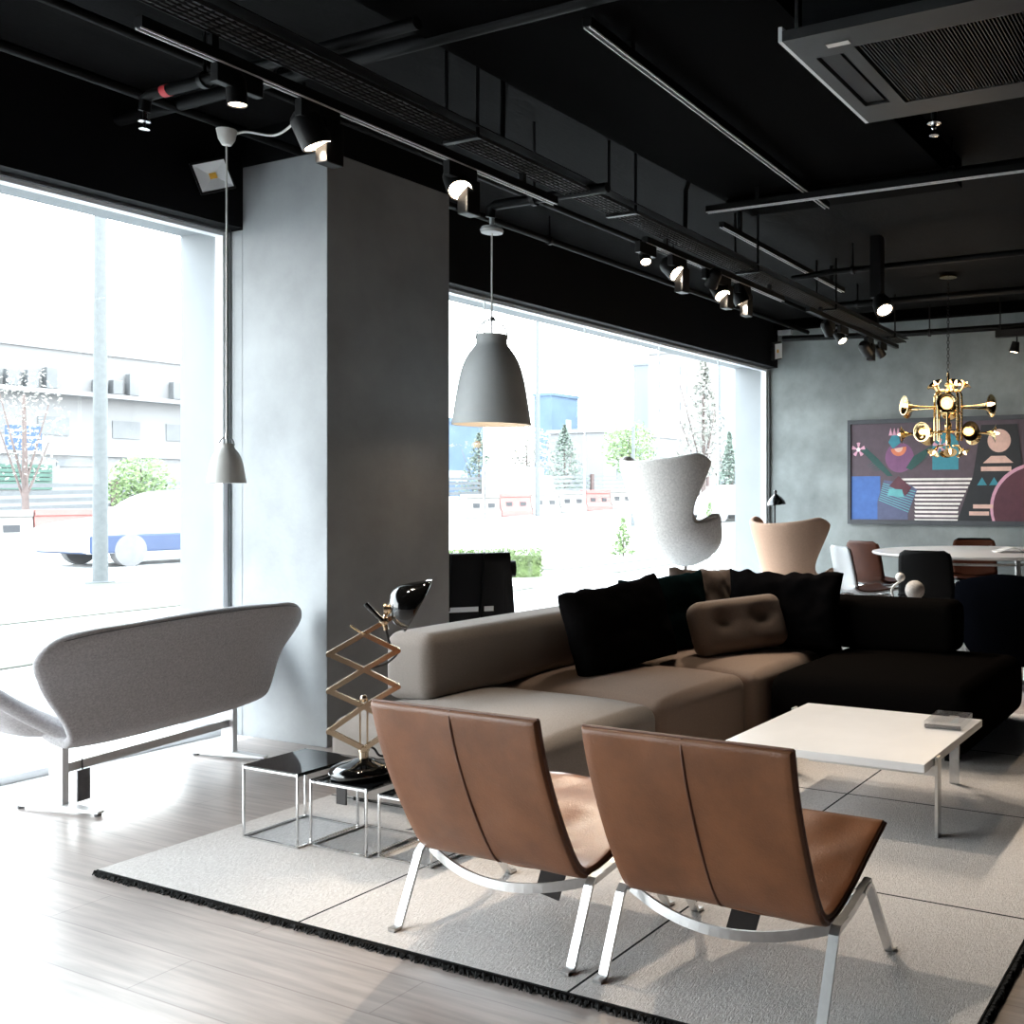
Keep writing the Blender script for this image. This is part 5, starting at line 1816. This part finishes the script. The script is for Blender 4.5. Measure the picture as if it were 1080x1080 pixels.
# vehicles
def car(x, y, rz, label, lower, L=4.3, Hc=1.45, name='car', cat='car'):
    z = gz(x, y)
    t = thing(name, label, cat, (x, y, z), rz)
    W2 = 0.86
    side = smooth_path([(-L / 2, 0, 0.30), (-L / 2 - 0.02, 0, 0.62), (-L / 2 + 0.10, 0, 0.80), (-L / 2 + 1.0, 0, 0.93), (-L / 2 + 1.25, 0, 1.0), (-L / 2 + 1.75, 0, 1.34), (-L / 2 + 2.2, 0, Hc), (L / 2 - 1.2, 0, Hc - 0.02), (L / 2 - 0.5, 0, 1.12), (L / 2 - 0.05, 0, 0.95), (L / 2, 0, 0.6), (L / 2 - 0.02, 0, 0.30)], 4)
    vs, fs = [], []
    n = len(side)
    rows = [(-1.0, 0.0), (-0.97, 1.0), (0.97, 1.0), (1.0, 0.0)]
    for p in side:
        nar = 0.16 * max(0.0, (p.z - 0.9) / 0.5)
        for w_ in (-W2 + nar, -W2 * 0.8 + nar, 0, W2 * 0.8 - nar, W2 - nar):
            dz = -0.03 if abs(w_) > W2 * 0.8 - nar + 1e-6 else 0.0
            vs.append((p.x, w_, p.z + dz))
    for i in range(n - 1):
        for k in range(4):
            fs.append((i * 5 + k, i * 5 + k + 1, i * 5 + 5 + k + 1, i * 5 + 5 + k))
    fs.append(tuple(i * 5 for i in range(n)))
    fs.append(tuple(i * 5 + 4 for i in range(n))[::-1])
    b = MB().add(vs, fs)
    b.build('body', 'car_white', t, smooth=40)
    MB().b2((-L / 2 + 0.02, -W2 - 0.01, 0.26), (L / 2 - 0.02, W2 + 0.01, 0.62)).build('sill', lower, t, smooth=0, bevel=0.04)
    for sy in (-1, 1):
        gl = MB().add([(-L / 2 + 1.40, sy * (W2 - 0.035), 0.98), (L / 2 - 0.6, sy * (W2 - 0.035), 0.98), (L / 2 - 1.2, sy * (W2 - 0.125), 1.32), (-L / 2 + 1.95, sy * (W2 - 0.125), 1.32)], [(0, 1, 2, 3)])
        gl.build('side_window', 'car_glass', t, smooth=0, solid=0.02)
        for wx in (-L / 2 + 0.80, L / 2 - 0.85):
            MB().lathe([(0, -0.1), (0.22, -0.1), (0.31, -0.09), (0.315, 0.0), (0.31, 0.09), (0.22, 0.1), (0, 0.1)], 24, T(wx, sy * (W2 - 0.08), 0.31) @ RX(PI / 2)).build('wheel', 'tyre', t)
    return t


car(13.62, 20.4, R(0), 'white car with a blue reflection coloured into its lower side, passing outside the left window', 'car_blue_reflection')
car(37.0, 19.9, R(-10), 'white car parked outside beside the far end of the window', 'car_white')
tk = thing('truck', 'pale box truck behind the barriers, right of the grey pendant lamp', 'truck', (36.9, 31.0, gz(36.9, 31)), 0)
MB().b2((-1.0, -0.9, 0.5), (1.2, 0.9, 2.1)).build('box_body', 'car_white', tk, smooth=0, bevel=0.05)
MB().prism([(1.2, 0.4), (2.1, 0.4), (2.1, 1.1), (1.8, 1.75), (1.2, 1.75)], 1.7, T(0, 0.85, 0) @ RX(PI / 2)).build('cab', 'barrier_white', tk, smooth=0)
for sy in (-1, 1):
    for wx in (-0.5, 1.6):
        MB().lathe([(0, -0.1), (0.3, -0.1), (0.3, 0.1), (0, 0.1)], 20, T(wx, sy * 0.8, 0.31) @ RX(PI / 2)).build('wheel', 'tyre', tk)


# buildings
def building(x0, x1, y0, y1, h, label, mt, windows=(), wm='facade_window', z0=-0.2, name='building'):
    t = thing(name, label, 'building', ((x0 + x1) / 2, (y0 + y1) / 2, 0))
    hx_, hy_ = (x1 - x0) / 2, (y1 - y0) / 2
    MB().b2((-hx_, -hy_, z0), (hx_, hy_, h)).build('wall', mt, t, smooth=0)
    MB().b2((-hx_ - 0.15, -hy_ - 0.15, h), (hx_ + 0.15, hy_ + 0.15, h + 0.35)).build('roof_parapet', mt, t, smooth=0)
    for (a, b, c_, d_) in windows:
        MB().b2((a - hx_, -hy_ - 0.06, c_), (b - hx_, -hy_ + 0.1, d_)).build('window', wm, t, smooth=0)
    return t


wins = []
x = 3.0
while x < 56:
    wins.append((x, x + 1.6, 4.6, 5.6))
    if random.random() < 0.75:
        wins.append((x + 0.4, x + 1.9, 1.3, 2.6))
    x += random.choice((2.4, 3.2, 4.0))
wb = building(8, 58, 60, 72, 9.3, 'long white building with air-conditioning units across the road, left window', 'facade', wins[:46])
k = 0
x = 4.0
while x < 46:
    for j in range(random.choice((2, 3, 4))):
        s = random.uniform(0.7, 1.3)
        MB().b2((x - 25, -6.55, 7.1), (x - 25 + 0.55, -6.1, 7.1 + s)).build('cooling_unit', 'facade_window', wb, smooth=0, bevel=0.03)
        x += 0.95
        k += 1
    x += random.uniform(1.0, 2.2)
MB().b2((-25, -6.9, 6.8), (25, -6.0, 7.05)).build('ledge', 'facade', wb, smooth=0)

an = building(13, 33, 44, 48, 2.9, 'low white annex with a green shutter behind the fence, left window', 'facade', [(11.6, 13.6, 2.45, 2.72)], 'fence_grey')
for k in range(6):
    MB().b2((-0.9, -2.1, 1.5 + k * 0.17), (1.4, -2.0, 1.5 + k * 0.17 + 0.135)).build('shutter_slat', 'shutter_green', an, smooth=0)
sg = thing('road_sign', 'blue road sign with white marks at the left edge outside', 'sign', (21.8, 40.5, gz(21.8, 40.5)))
MB().b2((-0.85, 0.0, 2.85), (0.35, 0.06, 3.75)).build('panel', 'sign_blue', sg, smooth=0)
mk = MB()
rnd = random.Random(4)
for r_ in range(3):
    xx = -0.75
    while xx < 0.22:
        l = rnd.uniform(0.08, 0.28)
        mk.b2((xx, -0.01, 3.02 + r_ * 0.25), (min(xx + l, 0.3), 0.0, 3.12 + r_ * 0.25))
        xx += l + 0.08
mk.build('marks', 'barrier_white', sg, smooth=0)
MB().cyl((-0.25, 0.08, 0), (-0.25, 0.08, 3.7), 0.05, 12).build('pole', 'post_grey', sg)

building(95.0, 100.0, 74, 76.5, 12.8, 'blue-netted building under construction behind the dark leafy tree', 'facade_blue', [(2.6, 3.6, 9.0, 10.2)], 'facade_pale')
building(62, 70, 62, 70, 7.5, 'pale blue low building seen just under the grey pendant lamp', 'facade_blue', [(1, 6, 2.5, 3.4)], 'facade_pale')
building(103, 112.8, 62, 66, 18.0, 'white apartment tower with small windows far beyond the white armchair', 'facade', [(0.6 + 1.5 * i + (2.2 if i > 1 else 0), 1.4 + 1.5 * i + (2.2 if i > 1 else 0), 5 + 2.1 * j, 6 + 2.1 * j) for i in range(4) for j in range(6)], 'facade_window')
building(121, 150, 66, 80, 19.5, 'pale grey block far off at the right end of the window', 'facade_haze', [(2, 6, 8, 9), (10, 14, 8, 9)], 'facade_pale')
building(74, 95, 52, 58, 6.8, 'low white building with ribbon windows above the white armchair', 'facade', [(2 + 6 * i, 6 + 6 * i, 2.8 + 2.1 * j, 3.7 + 2.1 * j) for i in range(3) for j in range(2)], 'facade_haze')
